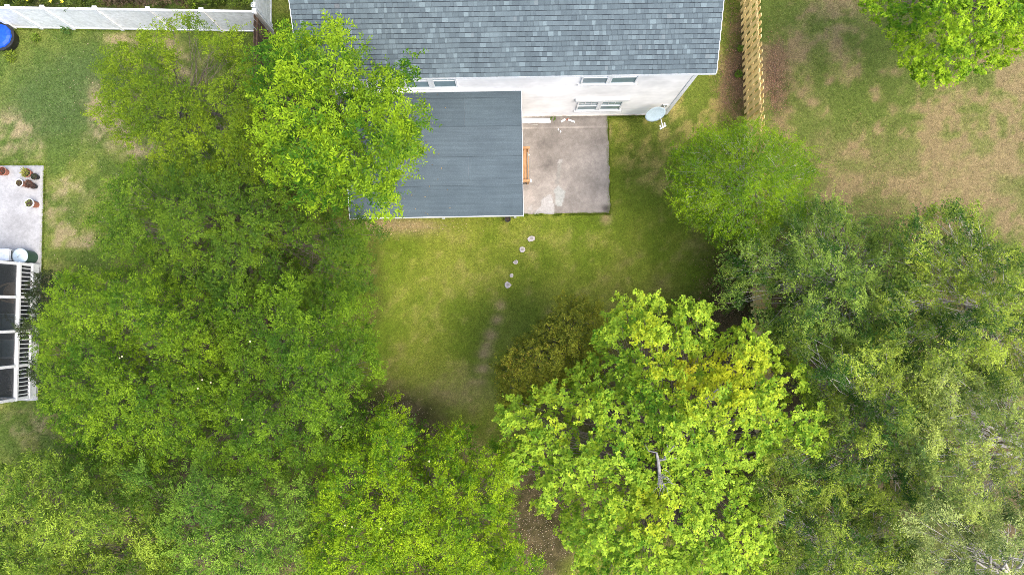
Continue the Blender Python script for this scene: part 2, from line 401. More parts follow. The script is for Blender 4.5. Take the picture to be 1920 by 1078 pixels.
# shingle tabs
slen = math.hypot(1, SL); exp_ = .1435; ncourse = int((yr + OH) * slen / exp_)
du = np.array([0, 1 / slen, SL / slen]); dn = np.array([0, -SL / slen, 1 / slen])
tabs = []
for k in range(ncourse):
    x = X0 - R.random() * .1
    while x < X1:
        w = R.choice([.08, .10, .12, .15, .18]); x2 = min(x + w, X1); x1_ = max(x, X0)
        if x2 - x1_ > .03: tabs.append((k, x1_, x2, R.random(), R.random()))
        x += w
def tab_geo(w, raised):
    t = .010 + .010 * raised; up = exp_ + .012 - .010
    a = [(0, 0, 0), (w, 0, 0)]
    lo0 = np.array([.002, -.008, 0.0]); 
    pts = []
    for (xx, s_, h) in [(.0015, -.006, .004), (w - .0015, -.006, .004), (w - .0015, up, .001), (.0015, up, .001), (.0015, -.006, .006 + t), (w - .0015, -.006, .006 + t), (w - .0015, up, .003), (.0015, up, .003)]:
        pts.append(np.array([xx, 0, 0]) + du * s_ + dn * h)
    for xx in (w - .0015, .0015): pts.append(np.array([xx, 0, 0]) + du * (exp_ * .80) + dn * (.0042 + t * .35))
    return pts, [(4, 5, 8, 9), (0, 1, 5, 4), (1, 2, 6, 8, 5), (3, 0, 4, 9, 7), (9, 8, 6, 7)]
def tone_of(r_): return .95 if r_ > .99 else (.74 + 1.2 * (r_ - .86) if r_ > .86 else .08 + .70 * r_)
def tabt(t_, raised): return [t_, 0.0, t_, t_, 0.0 if not raised else .03]
cand = []
for i, (k, a, b_, r1, r2) in enumerate(tabs):
    c0 = HL((a + b_) / 2, ye + (k + .5) * exp_ / slen, EAVE + (k + .5) * exp_ * SL / slen)
    u, v = PIX(*c0)
    vis = 6 < v < 150 and (690 if v > 20 else 600) < u < 1352
    if vis: cand.append(((b_ - a) / (CAM_H - c0[2]) ** 2, i))
single = set(i for _, i in sorted(cand, reverse=True)[:300])
cache = {}; rest = MB()
for i, (k, a, b_, r1, r2) in enumerate(tabs):
    w = b_ - a; raised = r2 > .55; org = np.array([a, ye, EAVE]) + du * exp_ * k
    tn = tone_of(r1)
    if i in single:
        key = (round(w, 3), raised, round(tn * 8))
        if key not in cache:
            g, f = tab_geo(w, raised); cache[key] = MB().add(g, f, tabt(max(.08, round(tn * 8) / 8), raised)).mesh('shingle', M['shingle'])
        link('shingle', cache[key], roof, tuple(org))
    else:
        g, f = tab_geo(w, raised); rest.add([p + org for p in g], f, tabt(tn, raised))
tag(rest.obj('shingle_courses', M['shingle'], roof), kind='stuff')
MB().box((X0, yr - .12, zr - .02), (X1, yr + .12, zr + .03), tone=.4).obj('ridge_cap', M['shingle'], roof)

def window(x0, x1, z0, z1, split, cols, label=None):
    """one double-hung unit: frame, sashes, panes and muntins"""
    f = MB(); t = .05
    for a, b_ in (((x0, z0), (x1, z0 + t)), ((x0, z1 - t), (x1, z1)), ((x0, z0 + t), (x0 + t, z1 - t)), ((x1 - t, z0 + t), (x1, z1 - t))):
        f.box((a[0], -.055, a[1]), (b_[0], -.012, b_[1]))
    w = f.obj('window', M['trim'], house)
    if label: w['label'] = label
    zm = (z0 + z1) / 2
    if split: MB().box((x0 + t, -.05, zm - .02), (x1 - t, -.02, zm + .02)).obj('sash_rail', M['trim'], w)
    pn = [(z0 + t, zm - .02), (zm + .02, z1 - t)] if split else [(z0 + t, z1 - t)]
    for j, (a, b_) in enumerate(pn):
        MB().box((x0 + t + .002, -.03 + .006 * j, a + .002), (x1 - t - .002, -.018, b_ - .002)).obj('pane', M['glass'], w)
    a, b_ = pn[-1]
    for k in range(1, cols):
        xx = x0 + t + (x1 - x0 - 2 * t) * k / cols
        MB().box((xx - .008, -.034, a), (xx + .008, -.0305, b_)).obj('muntin', M['trim'], w)
    if not split or cols > 2:
        zz = (a + b_) / 2
        MB().box((x0 + t, -.0335, zz - .007), (x1 - t, -.0295, zz + .007)).obj('muntin', M['trim'], w)
    return w
window(-3.56, -2.78, .76, 1.86, True, 3); window(-2.72, -1.92, .76, 1.86, True, 3)
window(-3.68, -2.80, 3.72, 4.95, True, 3); window(-2.74, -1.86, 3.72, 4.95, True, 3)
window(-9.42, -8.60, 3.62, 4.95, True, 3); window(-8.52, -7.72, 3.62, 4.95, True, 3); window(-10.3, -9.50, 3.62, 4.95, True, 3)
tr_ = MB(); tr_.box((-3.68, -.11, 1.98), (-1.80, -.012, 2.17)).obj('window_header', M['trim'], house)
MB().box((-2.78, -.05, .76), (-2.72, -.014, 1.86)).obj('mullion', M['trim'], house)
MB().box((-2.80, -.05, 3.72), (-2.74, -.014, 4.95)).obj('mullion', M['trim'], house)
for a, b_ in ((-8.60, -8.52), (-9.50, -9.42)): MB().box((a, -.05, 3.62), (b_, -.014, 4.95)).obj('mullion', M['trim'], house)
for a, b_, z in ((-3.62, -1.86, .70), (-3.76, -1.80, 3.66), (-10.4, -7.62, 3.54)):
    MB().box((a, -.075, z), (b_, -.012, z + .055)).obj('window_sill', M['trim'], house)

# ------------------------------------------------------------------ patio slab and its joined apron by the wall
def slab(name, pts_local, z0, z1, step, colfun, kind='structure', jag=.03, parent=None):
    xs = [p[0] for p in pts_local]; ys = [p[1] for p in pts_local]
    X = np.arange(min(xs), max(xs) + step, step); Y = np.arange(min(ys), max(ys) + step, step)
    gx_, gy_ = np.meshgrid(X, Y); gx_ = gx_.ravel(); gy_ = gy_.ravel()
    edge = np.minimum.reduce([gx_ - min(xs), max(xs) - gx_, gy_ - min(ys), max(ys) - gy_])
    jx = (fbm(gx_, gy_, .35, 5) - .5) * 2 * jag; jy = (fbm(gx_, gy_, .3, 9) - .5) * 2 * jag
    w = np.exp(-edge / .05)
    z = z1 - .02 * (edge < step * .5)
    V = np.stack([gx_ + jx * w, gy_ + jy * w, z], 1)
    nx_, ny_ = len(X), len(Y)
    I = (np.arange(ny_ - 1)[:, None] * nx_ + np.arange(nx_ - 1)[None, :]).ravel()
    F = [tuple(q) for q in np.stack([I, I + 1, I + nx_ + 1, I + nx_], 1)]
    loop = list(range(nx_)) + [nx_ * (r + 1) - 1 for r in range(1, ny_)] + list(range(nx_ * ny_ - 2, nx_ * (ny_ - 1) - 1, -1)) + [nx_ * r for r in range(ny_ - 2, 0, -1)]
    nb = len(V); V = np.concatenate([V, np.stack([V[loop, 0], V[loop, 1], np.full(len(loop), z0)], 1)])
    for i in range(len(loop)):
        j = (i + 1) % len(loop); F.append((loop[i], nb + i, nb + j, loop[j]))
    c = colfun(V[:, 0], V[:, 1])
    me = np_mesh(name, V, [4] * len(F), np.array(F).ravel(), M['concrete'], {'col': ('FLOAT_COLOR', 'POINT', c)})
    return me
def conc(X, Y):
    w = O[None, :] + X[:, None] * UX[None, :] + Y[:, None] * UY[None, :]
    px, py = PIX(w[:, 0], w[:, 1], 0.03)
    n = fbm(X, Y, .9, 3); n2 = fbm(X, Y, .25, 8)
    base = np.array([.205, .182, .160])[None] * (.45 + .85 * n[:, None] + .35 * n2[:, None])
    base = base * (1 + .22 * sstep(py, 260, 400))[:, None]
    def poly(pts):
        ins = np.zeros(len(px), bool); q = len(pts)
        for i in range(q):
            x1, y1 = pts[i]; x2, y2 = pts[(i + 1) % q]
            ins ^= ((y1 > py) != (y2 > py)) & (px < (x2 - x1) * (py - y1) / (y2 - y1 + 1e-9) + x1)
        return ins
    for pts, c in (([(978, 358), (996, 357), (1004, 376), (982, 392), (978, 390)], (.32, .28, .245)), ([(1030, 364), (1035, 368), (1040, 394), (1038, 402), (1000, 402), (1014, 388), (1016, 374)], (.35, .33, .31)),
                   ([(1039, 356), (1047, 348), (1060, 360), (1057, 372), (1053, 388), (1043, 386)], (.31, .31, .285)), ([(1047, 298), (1054, 298), (1055, 306), (1046, 306)], (.29, .275, .25)),
                   ([(1046, 308), (1054, 304), (1048, 345), (1041, 345)], (.235, .22, .195)), ([(990, 388), (997, 386), (998, 394), (990, 394)], (.34, .31, .28))):
        k = poly(pts); base[k] = np.array(c) * (.92 + .16 * n2[k, None])
    j = np.exp(-((Y + .46 + .01 * np.sin(X * 3)) / .022) ** 2); base = base * (1 + .55 * j[:, None])
    j2 = np.exp(-((Y + .50) / .018) ** 2); base = base * (1 - .3 * j2[:, None])
    k = np.exp(-((px - 1137) / 9) ** 2 - ((py - 391) / 7) ** 2); base *= (1 - .7 * k)[:, None]
    return base
me = slab('patio', [(-11.4, -3.77), (-2.28, -.05)], -.05, .045, .05, conc, jag=.05)
pt = link('patio', me, None, tuple(O), (0, 0, TH)); tag(pt, kind='structure')

# ------------------------------------------------------------------ patio cover with rolled roofing
pc = empty('patio_cover', tuple(HL(-8.6, -2.1, 0)), TH, label='flat blue-grey patio roof of rolled sheets on white posts against the house', cat='patio cover')
ox, oy = -8.6, -2.1
cx0, cx1 = -11.62 - ox, -5.63 - ox; cy0, cy1 = -4.14 - oy, -.06 - oy; zA, zB = 2.40, 3.22
sl2 = (zB - zA) / (cy1 - cy0)
def zc(y): return zA + (y - cy0) * sl2
d = MB(); th = .10
d.add([(cx0, cy0, zc(cy0)), (cx1, cy0, zc(cy0)), (cx1, cy1, zc(cy1)), (cx0, cy1, zc(cy1)), (cx0, cy0, zc(cy0) - th), (cx1, cy0, zc(cy0) - th), (cx1, cy1, zc(cy1) - th), (cx0, cy1, zc(cy1) - th)],
      [(0, 1, 2, 3), (7, 6, 5, 4), (0, 4, 5, 1), (1, 5, 6, 2), (2, 6, 7, 3), (3, 7, 4, 0)]).obj('roof_deck', M['trim'], pc)
seams_px = [170, 185, 238, 294.5, 348.5, 404.5]
ysm = []
for s_ in seams_px:
    best = min(np.linspace(cy0 - .1, cy1 + .1, 800), key=lambda y: abs(PIX(*HL(-7.5, y + oy, zc(y)))[1] - s_)); ysm.append(best)
ysm[0] = cy1 - .002; ysm[-1] = cy0 - .012
splits = {1: [872], 3: [878], 2: [], 4: [], 0: []}
for k in range(5):
    hi, lo = ysm[k], ysm[k + 1]
    xe = [cx0 - .012]
    for s_ in splits[k]:
        xe.append(min(np.linspace(cx0, cx1, 900), key=lambda x: abs(PIX(*HL(x + ox, (hi + lo) / 2 + oy, 2.8))[0] - s_)))
    xe.append(cx1 + .012)
    for q in range(len(xe) - 1):
        a, b_ = xe[q] + (.004 if q else 0), xe[q + 1]
        sh = MB(); n_ = 14; lift = .004 * (6 - k) 
        top = []; bot = []
        for i in range(n_ + 1):
            x = a + (b_ - a) * i / n_; wob = (R.random() - .5) * .012
            top.append((x, min(hi + .05, cy1), zc(min(hi + .05, cy1)) + lift)); yy = lo + wob * (k < 4)
            bot.append((x, yy, zc(yy) + lift + .005))
        vs = top + bot + [(x, y, z - .008) for x, y, z in bot]; m1 = n_ + 1
        if k < 4: sh.add([(x, y + .022, z + .0012) for x, y, z in bot] + [(x, y + .001, z + .0012) for x, y, z in bot], [(i, m1 + i, m1 + i + 1, i + 1) for i in range(n_)], 0.0)
        sh.add(vs, [(i, m1 + i, m1 + i + 1, i + 1) for i in range(n_)] + [(m1 + i, 2 * m1 + i, 2 * m1 + i + 1, m1 + i + 1) for i in range(n_)], .3 + .35 * R.random() - (.15 if k == 0 else 0))
        # end faces so that side joints show as a small step
        sh.add([top[-1], bot[-1], vs[2 * m1 + n_], (top[-1][0], top[-1][1], top[-1][2] - .008)], [(0, 3, 2, 1)], .2)
        sh.obj('roofing_sheet', M['rolled'], pc)
# square repair patch
yp = [min(np.linspace(cy0, cy1, 900), key=lambda y: abs(PIX(*HL(-6, y + oy, zc(y)))[1] - s_)) for s_ in (372, 396)]
px_ = [min(np.linspace(cx0, cx1, 900), key=lambda x: abs(PIX(*HL(x + ox, yp[0] + oy, 2.45))[0] - s_)) for s_ in (940, 961)]
MB().add([(px_[0], yp[1], zc(yp[1]) + .0145), (px_[1], yp[1], zc(yp[1]) + .0145), (px_[1], yp[0], zc(yp[0]) + .0145), (px_[0], yp[0], zc(yp[0]) + .0145),
          (px_[0], yp[1], zc(yp[1]) + .004), (px_[1], yp[1], zc(yp[1]) + .004), (px_[1], yp[0], zc(yp[0]) + .004), (px_[0], yp[0], zc(yp[0]) + .004)],
         [(0, 1, 2, 3), (4, 5, 1, 0), (5, 6, 2, 1), (7, 4, 0, 3)], .42).obj('roofing_patch', M['rolled'], pc)
f = MB(); f.box((cx0 - .02, cy0 - .034, zA - .16), (cx1 + .02, cy0 - .016, zA + .010)).obj('front_fascia', M['trim'], pc)
for x in (cx0 - .035, cx1 + .014):
    g = MB(); a, b_ = x + (.008 if x < 0 else 0), x + (.022 if x < 0 else .014)
    g.add([(a, cy0 - .05, zA - .15), (b_, cy0 - .05, zA - .15), (b_, cy1, zB - .14), (a, cy1, zB - .14), (a, cy0 - .05, zA + .03), (b_, cy0 - .05, zA + .03), (b_, cy1, zB + .035), (a, cy1, zB + .035)],
          [(0, 3, 2, 1), (4, 5, 6, 7), (0, 1, 5, 4), (1, 2, 6, 5), (2, 3, 7, 6), (3, 0, 4, 7)]).obj('side_fascia', M['trim'], pc)
MB().box((cx0, cy1 - .01, zB + .02), (cx1, cy1 + .04, zB + .09)).obj('wall_flashing', M['trim'], pc)
for x in (cx0 + .15, 0, cx1 - .25):
    MB().box((x - .05, cy0 + .22, .047), (x + .05, cy0 + .32, zA - .08)).obj('post', M['trim'], pc)
for k in range(7):
    x = cx0 + .2 + k * (cx1 - cx0 - .4) / 6
    MB().add([(x - .02, cy0, zc(cy0) - th - .001), (x + .02, cy0, zc(cy0) - th - .001), (x + .02, cy1, zc(cy1) - th - .001), (x - .02, cy1, zc(cy1) - th - .001),
              (x - .02, cy0, zc(cy0) - th - .12), (x + .02, cy0, zc(cy0) - th - .12), (x + .02, cy1, zc(cy1) - th - .12), (x - .02, cy1, zc(cy1) - th - .12)],
             [(3, 2, 1, 0), (4, 5, 6, 7), (0, 1, 5, 4), (1, 2, 6, 5), (2, 3, 7, 6), (3, 0, 4, 7)]).obj('rafter', M['greywood'], pc)

# ------------------------------------------------------------------ satellite dish
dp = P(1229, 215, 1.35)
bx = HL(-.25, -.02, 1.2)
dish = empty('satellite_dish', (float(bx[0]), float(bx[1]), 0.0), 0, label='pale blue-grey oval satellite dish with arm, mounted low at the right corner of the house', cat='satellite dish')
def rel(p): return np.array(p) - np.array([bx[0], bx[1], 0])
nrm = np.array([.22, -.80, .50]); nrm /= np.linalg.norm(nrm)
e1 = np.cross(nrm, [0, 0, 1]); e1 /= np.linalg.norm(e1)
e1 = e1 + np.array([0, 0, 0]); e2 = np.cross(e1, nrm)
e1r = e1 * math.cos(.25) + e2 * math.sin(.25); e2r = np.cross(e1r, nrm); e1, e2 = e1r, -np.cross(e1r, nrm) * -1
mb = MB(); rings = 7; na = 40; ctr = rel(dp); vs = []; fs = []
for side in (0, 1):
    for i in range(rings + 1):
        for k in range(na):
            r_ = i / rings; an = 2 * math.pi * k / na
            p = ctr + e1 * (.39 * r_ * math.cos(an)) + e2 * (.345 * r_ * math.sin(an)) + nrm * (.055 * r_ * r_ - .055 - .008 * side)
            vs.append(p)
    o_ = side * (rings + 1) * na
    for i in range(rings):
        for k in range(na):
            q = o_ + i * na; a = (q + k, q + (k + 1) % na, q + na + (k + 1) % na, q + na + k); fs.append(a if side == 0 else a[::-1])
for k in range(na):
    q = rings * na; q2 = q + (rings + 1) * na; fs.append((q + k, q + (k + 1) % na, q2 + (k + 1) % na, q2 + k))
mb.add(vs, fs).obj('reflector', M['dishgrey'], dish, smooth=True)
lnb = rel(P(1243, 239, 1.25)); a0 = ctr - e2 * 0.0 + nrm * -.05
low = rel(P(1238, 219, 1.12))
MB().tube([ctr + nrm * -.08, low, lnb], .016, 8).obj('feed_arm', M['trim'], dish)
ln = MB(); dv = lnb - low; dv /= np.linalg.norm(dv); sv = np.cross(dv, [0, 0, 1]); sv /= np.linalg.norm(sv)
sv = np.array([.86, .5, 0])
ln.tube([lnb - sv * .13, lnb + sv * .13], .03, 8)
for k in (-1, 0, 1): ln.tube([lnb + sv * .09 * k - dv * .05, lnb + sv * .09 * k - dv * .13 + [0, 0, .03]], .028, 10)
ln.obj('receiver_head', M['vinyl'], dish)
MB().tube([rel(HL(-.32, -.01, 1.15)), rel(HL(-.32, -.28, 1.15)), ctr - nrm * .1], .022, 8).obj('mast', M['grey'], dish)
MB().box((-.09, -.02, -.12), (.09, .0, .12), at=rel(HL(-.32, -.018, 1.15))).obj('wall_plate', M['grey'], dish)

# ------------------------------------------------------------------ bench at the edge of the patio roof
bc = P(982, 309, .6)
bench = empty('wooden_bench', (float(bc[0]) - .12, float(bc[1]), .045), TH, label='orange-brown wooden bench sticking out from under the grey patio roof', cat='bench')
Lb = .62
for k in range(4):
    MB().box((-.25 + k * .13, -Lb, .40), (-.25 + k * .13 + .115, Lb, .43)).obj('seat_slat', M['benchwood'], bench, bevel=.004)
for s_ in (-1, 1):
    MB().box((-.34, s_ * Lb - .045, .60), (.36, s_ * Lb + .045, .635)).obj('armrest', M['benchwood'], bench, bevel=.005)
    for x in (-.3, .27): MB().box((x - .035, s_ * Lb - .03, 0), (x + .035, s_ * Lb + .03, .60 if x > 0 else .86)).obj('leg', M['benchwood'], bench)
    MB().box((-.3, s_ * Lb - .02, .33), (.25, s_ * Lb + .02, .39)).obj('seat_rail', M['benchwood'], bench)
for k in range(3): MB().box((-.345, -Lb, .5 + .13 * k), (-.325, Lb, .6 + .13 * k)).obj('back_slat', M['benchwood'], bench)
MB().box((.285, -Lb + .05, .44), (.31, Lb - .05, .56)).obj('front_rail', M['benchwood'], bench)
bk = P(983, 338, .3)
t = empty('wooden_stump', (float(bk[0]) - .02, float(bk[1]) - .01, .045), 0, label='small round brown wooden stump at the lower end of the wooden bench', cat='stump')
MB().lathe([(.10, 0), (.105, .15), (.10, .3)], n=14).obj('stump_bark', M['bark'], t); MB().lathe([(.094, .301), (.0939, .312), (.06, .314)], n=14).obj('cut_face', M['greywood'], t)

# white boards and scraps lying by the wall
def board(px0, py0, px1, py1, w, zb, label, name='board', mat='vinyl', thick=.03, cat='board', group=None):
    a = P(px0, py0, zb); b_ = P(px1, py1, zb); c = (a + b_) / 2; L = np.linalg.norm((b_ - a)[:2]); an = math.atan2(b_[1] - a[1], b_[0] - a[0])
    o = MB().box((-L / 2, -w / 2, 0), (L / 2, w / 2, thick)).obj(name, M[mat], None, loc=(float(c[0]), float(c[1]), zb), rot=(0, 0, an), bevel=.003)
    tag(o, label, cat, group); return o
board(960, 223.5, 1031, 224, .075, .047, 'long white board lying against the house wall on the patio')
board(962, 229.5, 1032.5, 229, .075, .047, 'longer white board lying just below the other one by the house wall', thick=.05)
board(1052, 229, 1060, 224, .07, .047, 'short white scrap lying at a slant right of the weeds by the wall')
board(1065, 225, 1078, 229.5, .06, .047, 'white scrap pointing down right, last of the debris along the wall')
board(1061, 226, 1066, 222.5, .035, .047, 'thin dark red scrap between two white scraps by the wall', mat='terracotta')
board(990, 233, 1009, 235, .02, .047, 'thin pale stick lying in front of the white boards', mat='greywood', thick=.015, cat='stick')
board(996, 231.5, 1010, 230.8, .02, .047, 'thin dark stick lying close under the white boards', mat='brownwood', thick=.02, cat='stick')
for i, (x, y, lb) in enumerate([(995, 339, 'white crumb on the patio just right of the bench end'), (991.5, 291, 'white crumb on the patio beside the middle of the bench'), (1047, 243.5, 'white crumb below the joint of the patio slab'), (1051, 247.5, 'tiny white crumb, lower of the two under the slab joint')]):
    c = P(x, y, .047); r_ = .05 if i == 0 else .03
    o = MB().prism([(r_ * math.cos(a) * (1 + .3 * math.sin(3 * a)), r_ * 1.3 * math.sin(a)) for a in np.linspace(0, 5.6, 7)], 0, .02).obj('plaster_crumb', M['vinyl'], None, loc=tuple(map(float, c)))
    tag(o, lb, 'debris')
# dark pot at the front edge of the patio roof
c = P(952, 411, .25)
t = empty('dark_pot', (float(c[0]), float(c[1]), -.03), 0, label='small black pot standing on the grass at the front edge of the patio roof', cat='pot')
MB().lathe([(.075, 0), (.10, .26), (.115, .27), (.115, .30), (.095, .30), (.09, .24)], n=16).obj('pot_body', M['black'], t, smooth=False)
MB().lathe([(.09, .23), (.05, .255), (.01, .26)], n=12).obj('soil', M['soil'], t)

# stepping stones
for i, (x, y, r_, lb) in enumerate([(996, 447, .15, 'pale stepping stone nearest the patio'), (979, 468, .14, 'second stepping stone from the patio, rounded and pale'), (967, 492, .11, 'third stepping stone from the patio with a dark centre'),
                                    (959, 516, .085, 'smallest pinkish stepping stone, fourth from the patio'), (952, 534, .145, 'grey stepping stone at the lawn end of the row')]):
    c = P(x, y, 0); q = 7; rr = [r_ * (.88 + .5 * (R.random() - .5)) for _ in range(q)]
    t = empty('stepping_stone', (float(c[0]), float(c[1]), -.02), R.random() * 3, label=lb, cat='stepping stone', group='stepping stones across the lawn')
    poly = [(rr[k] * math.cos(2 * math.pi * k / q), rr[k] * math.sin(2 * math.pi * k / q)) for k in range(q)]
    MB().prism(poly, 0, .035, .75).obj('slab', M['stone'], t, bevel=.006)
    if i in (0, 1, 2, 4):
        k = .45 if i != 2 else .6
        MB().prism([(x_ * k + .01, y_ * k) for x_, y_ in poly], .034, .042, .1).obj('worn_centre', M['stone'], t)

# ------------------------------------------------------------------ fences
# right: shadowbox fence of new pine
fa, fb_ = np.array([8.84, 14.5]), np.array([9.40, -12.0]); fd = (fb_ - fa); FL = np.linalg.norm(fd); fd /= FL; fang = math.atan2(fd[1], fd[0])
wf = empty('pine_fence', (fa[0], fa[1], -.03), fang, label='yellow new pine shadowbox fence with alternating pickets along the right of the yard', cat='fence')
def picket_mesh(h, w, t_, mat, tone):
    mb = MB(); c_ = .035
    prof = [(-w / 2, 0), (w / 2, 0), (w / 2, h - c_), (w / 2 - c_, h), (-w / 2 + c_, h), (-w / 2, h - c_)]
    n = 6; vs = [(x, -t_ / 2, z) for x, z in prof] + [(x, t_ / 2, z) for x, z in prof]
    return mb.add(vs, [tuple(range(6)), tuple(range(11, 5, -1))] + [(i, i + 6, (i + 1) % 6 + 6, (i + 1) % 6) for i in range(6)], tone).mesh('picket', mat)
pms = [picket_mesh(1.80, .14, .018, M['pine'], t_) for t_ in (.3, .42, .5, .6, .75)]
x = 0.1; k = 0
while x < FL:
    s_ = -1 if k % 2 else 1
    link('picket', pms[R.integers(5)], wf, (x, s_ * .045, float(R.normal(0, .008))), (float(R.normal(0, .006)), float(R.normal(0, .008)), 0)); x += .132; k += 1
for z in (.3, .92, 1.55):
    xx = 0
    while xx < FL:
        l = min(2.42, FL - xx); MB().box((xx + .003, -.0345, z - .045), (xx + l - .003, .0345, z + .045), tone=.6).obj('rail', M['pine'], wf); xx += 2.42
# left of the house: dark weathered board fence
X_b = -9.28
bf = empty('brown_fence', (X_b, 10.75, -.03), -math.pi / 2, label='dark brown weathered board fence left of the house under the trees', cat='fence')
bms = [picket_mesh(1.78, .145, .018, M['brownwood'], t_) for t_ in (.3, .45, .6, .8)]
x = .12
while x < 11.5:
    link('board', bms[R.integers(4)], bf, (x, -.03, float(R.normal(0, .012))), (0, float(R.normal(0, .01)), 0)); x += .15
for z in (.35, 1.5): MB().box((0, -.02, z - .045), (11.6, .018, z + .045)).obj('rail', M['brownwood'], bf)
for x in (.02, 2.4, 4.8, 7.2, 9.6): MB().box((x - .045, .019, 0), (x + .045, .11, 1.86)).obj('post', M['greywood'] if x < 1 else M['brownwood'], bf)
# white vinyl fence
def vinyl_fence(name, A, B, posts, label, face):
    A = np.array(A); B = np.array(B); d_ = B - A; Lf = np.linalg.norm(d_); an = math.atan2(d_[1], d_[0])
    t = empty(name, (A[0], A[1], -.03), an, label=label, cat='fence')
    for x in posts:
        p = MB().box((x - .064, -.064, 0), (x + .064, .064, 1.84)).obj('post', M['vinyl'], t)
        MB().box((x - .08, -.08, 1.84), (x + .08, .08, 1.865)).add([(x - .07, -.07, 1.865), (x + .07, -.07, 1.865), (x + .07, .07, 1.865), (x - .07, .07, 1.865), (x, 0, 1.93)], [(0, 1, 4), (1, 2, 4), (2, 3, 4), (3, 0, 4)]).obj('post_cap', M['vinyl'], p)
    for a, b_ in zip(posts[:-1], posts[1:]):
        pn = MB(); nb = max(1, round((b_ - a - .13) / .152)); wdt = (b_ - a - .13) / nb
        for k in range(nb):
            x = a + .065 + k * wdt; pn.box((x + .001, -.018, .12), (x + wdt - .001, .018, 1.70), tone=.48 + .04 * R.random())
        pn.obj('panel', M['vinyl'], t)
        MB().box((a + .064, -.035, 1.70), (b_ - .064, .035, 1.80)).obj('top_rail', M['vinyl'], t)
        MB().box((a + .064, -.035, .05), (b_ - .064, .035, .13)).obj('bottom_rail', M['vinyl'], t)
    return t
A0 = P(-40, 13, 1.8); B0 = P(475, 21, 1.8)
def fx(px): return float(P(px, 16, 1.9)[0] - A0[0])
vinyl_fence('vinyl_fence', A0[:2], B0[:2], [0.0] + [fx(x) for x in (10, 75, 174, 274, 375, 475)], 'long white vinyl privacy fence across the top left of the picture', 1)
A1 = B0[:2] + np.array([.0, .12])
vinyl_fence('vinyl_fence', A1, (A1[0] - .02, A1[1] + 3.9), [0.10, 1.95, 3.8], 'short white vinyl fence running away beside the left gable of the house', 1)

# ------------------------------------------------------------------ neighbour's pad, porch and pots on the left
def pad_col(X, Y):
    n = fbm(X, Y, .8, 44); n2 = fbm(X, Y, .2, 48)
    return np.array([.31, .305, .30])[None] * (.82 + .25 * n[:, None] + .1 * n2[:, None])
me = slab('pad', [(-23.0, -3.35), (-17.96, 5.6)], -.05, .05, .07, pad_col, jag=.02)
tag(link('terrace', me), kind='structure')
XS, Y0, Y1 = -17.98, -3.22, 1.82
po = empty('screened_porch', (XS, Y0, .05), 0, label='white framed screened porch with dark mesh and railing at the left edge', cat='porch')
LP = Y1 - Y0
MB().box((-4.9, 0.0, 0), (-.03, LP, .03)).obj('floor', M['darkfloor'], po)
MB().box((-.05, .0, .03), (.0, LP, .33)).obj('kick_board', M['trim'], po)
posts = [.06, LP * .25, LP * .5, LP * .75 - .02, LP - .06]
for y in posts: MB().box((-.11, y - .05, .03), (-.001 + .012, y + .05, 2.55)).obj('post', M['trim'], po)
MB().box((-.12, 0, 1.0), (.03, LP, 1.09)).obj('hand_rail', M['trim'], po)
MB().box((-.06, 0, .34), (.02, LP, .40)).obj('bottom_rail', M['trim'], po)
MB().box((-.12, 0, 2.47), (.02, LP, 2.62)).obj('top_plate', M['trim'], po)
bm_ = MB().box((-.018, -.016, .40), (.018, .016, 1.0)).mesh('baluster', M['trim'])
for a, b_ in zip(posts[:-1], posts[1:]):
    nb = 7
    for k in range(1, nb + 1): link('baluster', bm_, po, (-.012, a + (b_ - a) * k / (nb + 1), 0))
    MB().box((-.085, a + .052, .42), (-.08, b_ - .052, 2.46)).obj('screen', M['screen'], po)
for y, nm in ((0, 'end_wall'), (LP, 'end_wall')):
    w = MB()
    w.box((-4.9, y - .03, .03), (-.12, y + .03, .33)); w.box((-4.9, y - .03, 1.0), (-.12, y + .03, 1.08)); w.box((-4.9, y - .03, 2.47), (-.12, y + .03, 2.62))
    for x in (-1.4, -2.6, -3.8, -4.86): w.box((x - .04, y - .035, .33), (x + .04, y + .035, 2.47))
    e_ = w.obj(nm, M['trim'], po); MB().box((-4.8, y - .003, .33), (-.12, y + .003, 2.47)).obj('screen', M['screen'], e_)
MB().box((-5.2, -.1, 2.62), (.0, LP + .1, 2.70)).obj('porch_roof', M['vinyl'], po)
# furniture behind the mesh
ch = empty('patio_chair', (-18.75, -.4, .08), 0, label='patio chair with blue-grey cushions seen through the lower porch mesh', cat='chair')
MB().box((-.3, -.32, .32), (.32, .32, .44)).obj('seat_cushion', M['cushion'], ch, bevel=.03)
MB().box((-.42, -.32, .4), (-.28, .32, .95)).obj('back_cushion', M['cushion'], ch, bevel=.03)
fr = MB()
for x in (-.35, .28):
    for y in (-.33, .33): fr.tube([(x, y, 0), (x, y, .6)], .018)
for y in (-.33, .33): fr.tube([(-.35, y, .6), (.3, y, .6)], .02)
fr.obj('frame', M['grey'], ch)
ch2 = empty('patio_chair', (-18.7, -1.35, .08), 0, label='second blue-grey cushioned chair, nearer the bottom end of the porch', cat='chair')
for o_ in list(ch.children): c_ = o_.copy(); COL.objects.link(c_); c_.parent = ch2
wc = empty('wicker_chair', (-18.7, .72, .08), 0, label='tan round-backed wicker chair behind the second porch bay', cat='chair')
MB().lathe([(.24, 0), (.30, .38), (.32, .42), (.02, .43)], n=16).obj('seat', M['wicker'], wc)
MB().tube([(.1 + -.33 * math.sin(a), .36 * math.cos(a), .42 + .45 * math.sin(a)) for a in np.linspace(0, math.pi, 14)], .035, 8).obj('back_hoop', M['wicker'], wc)

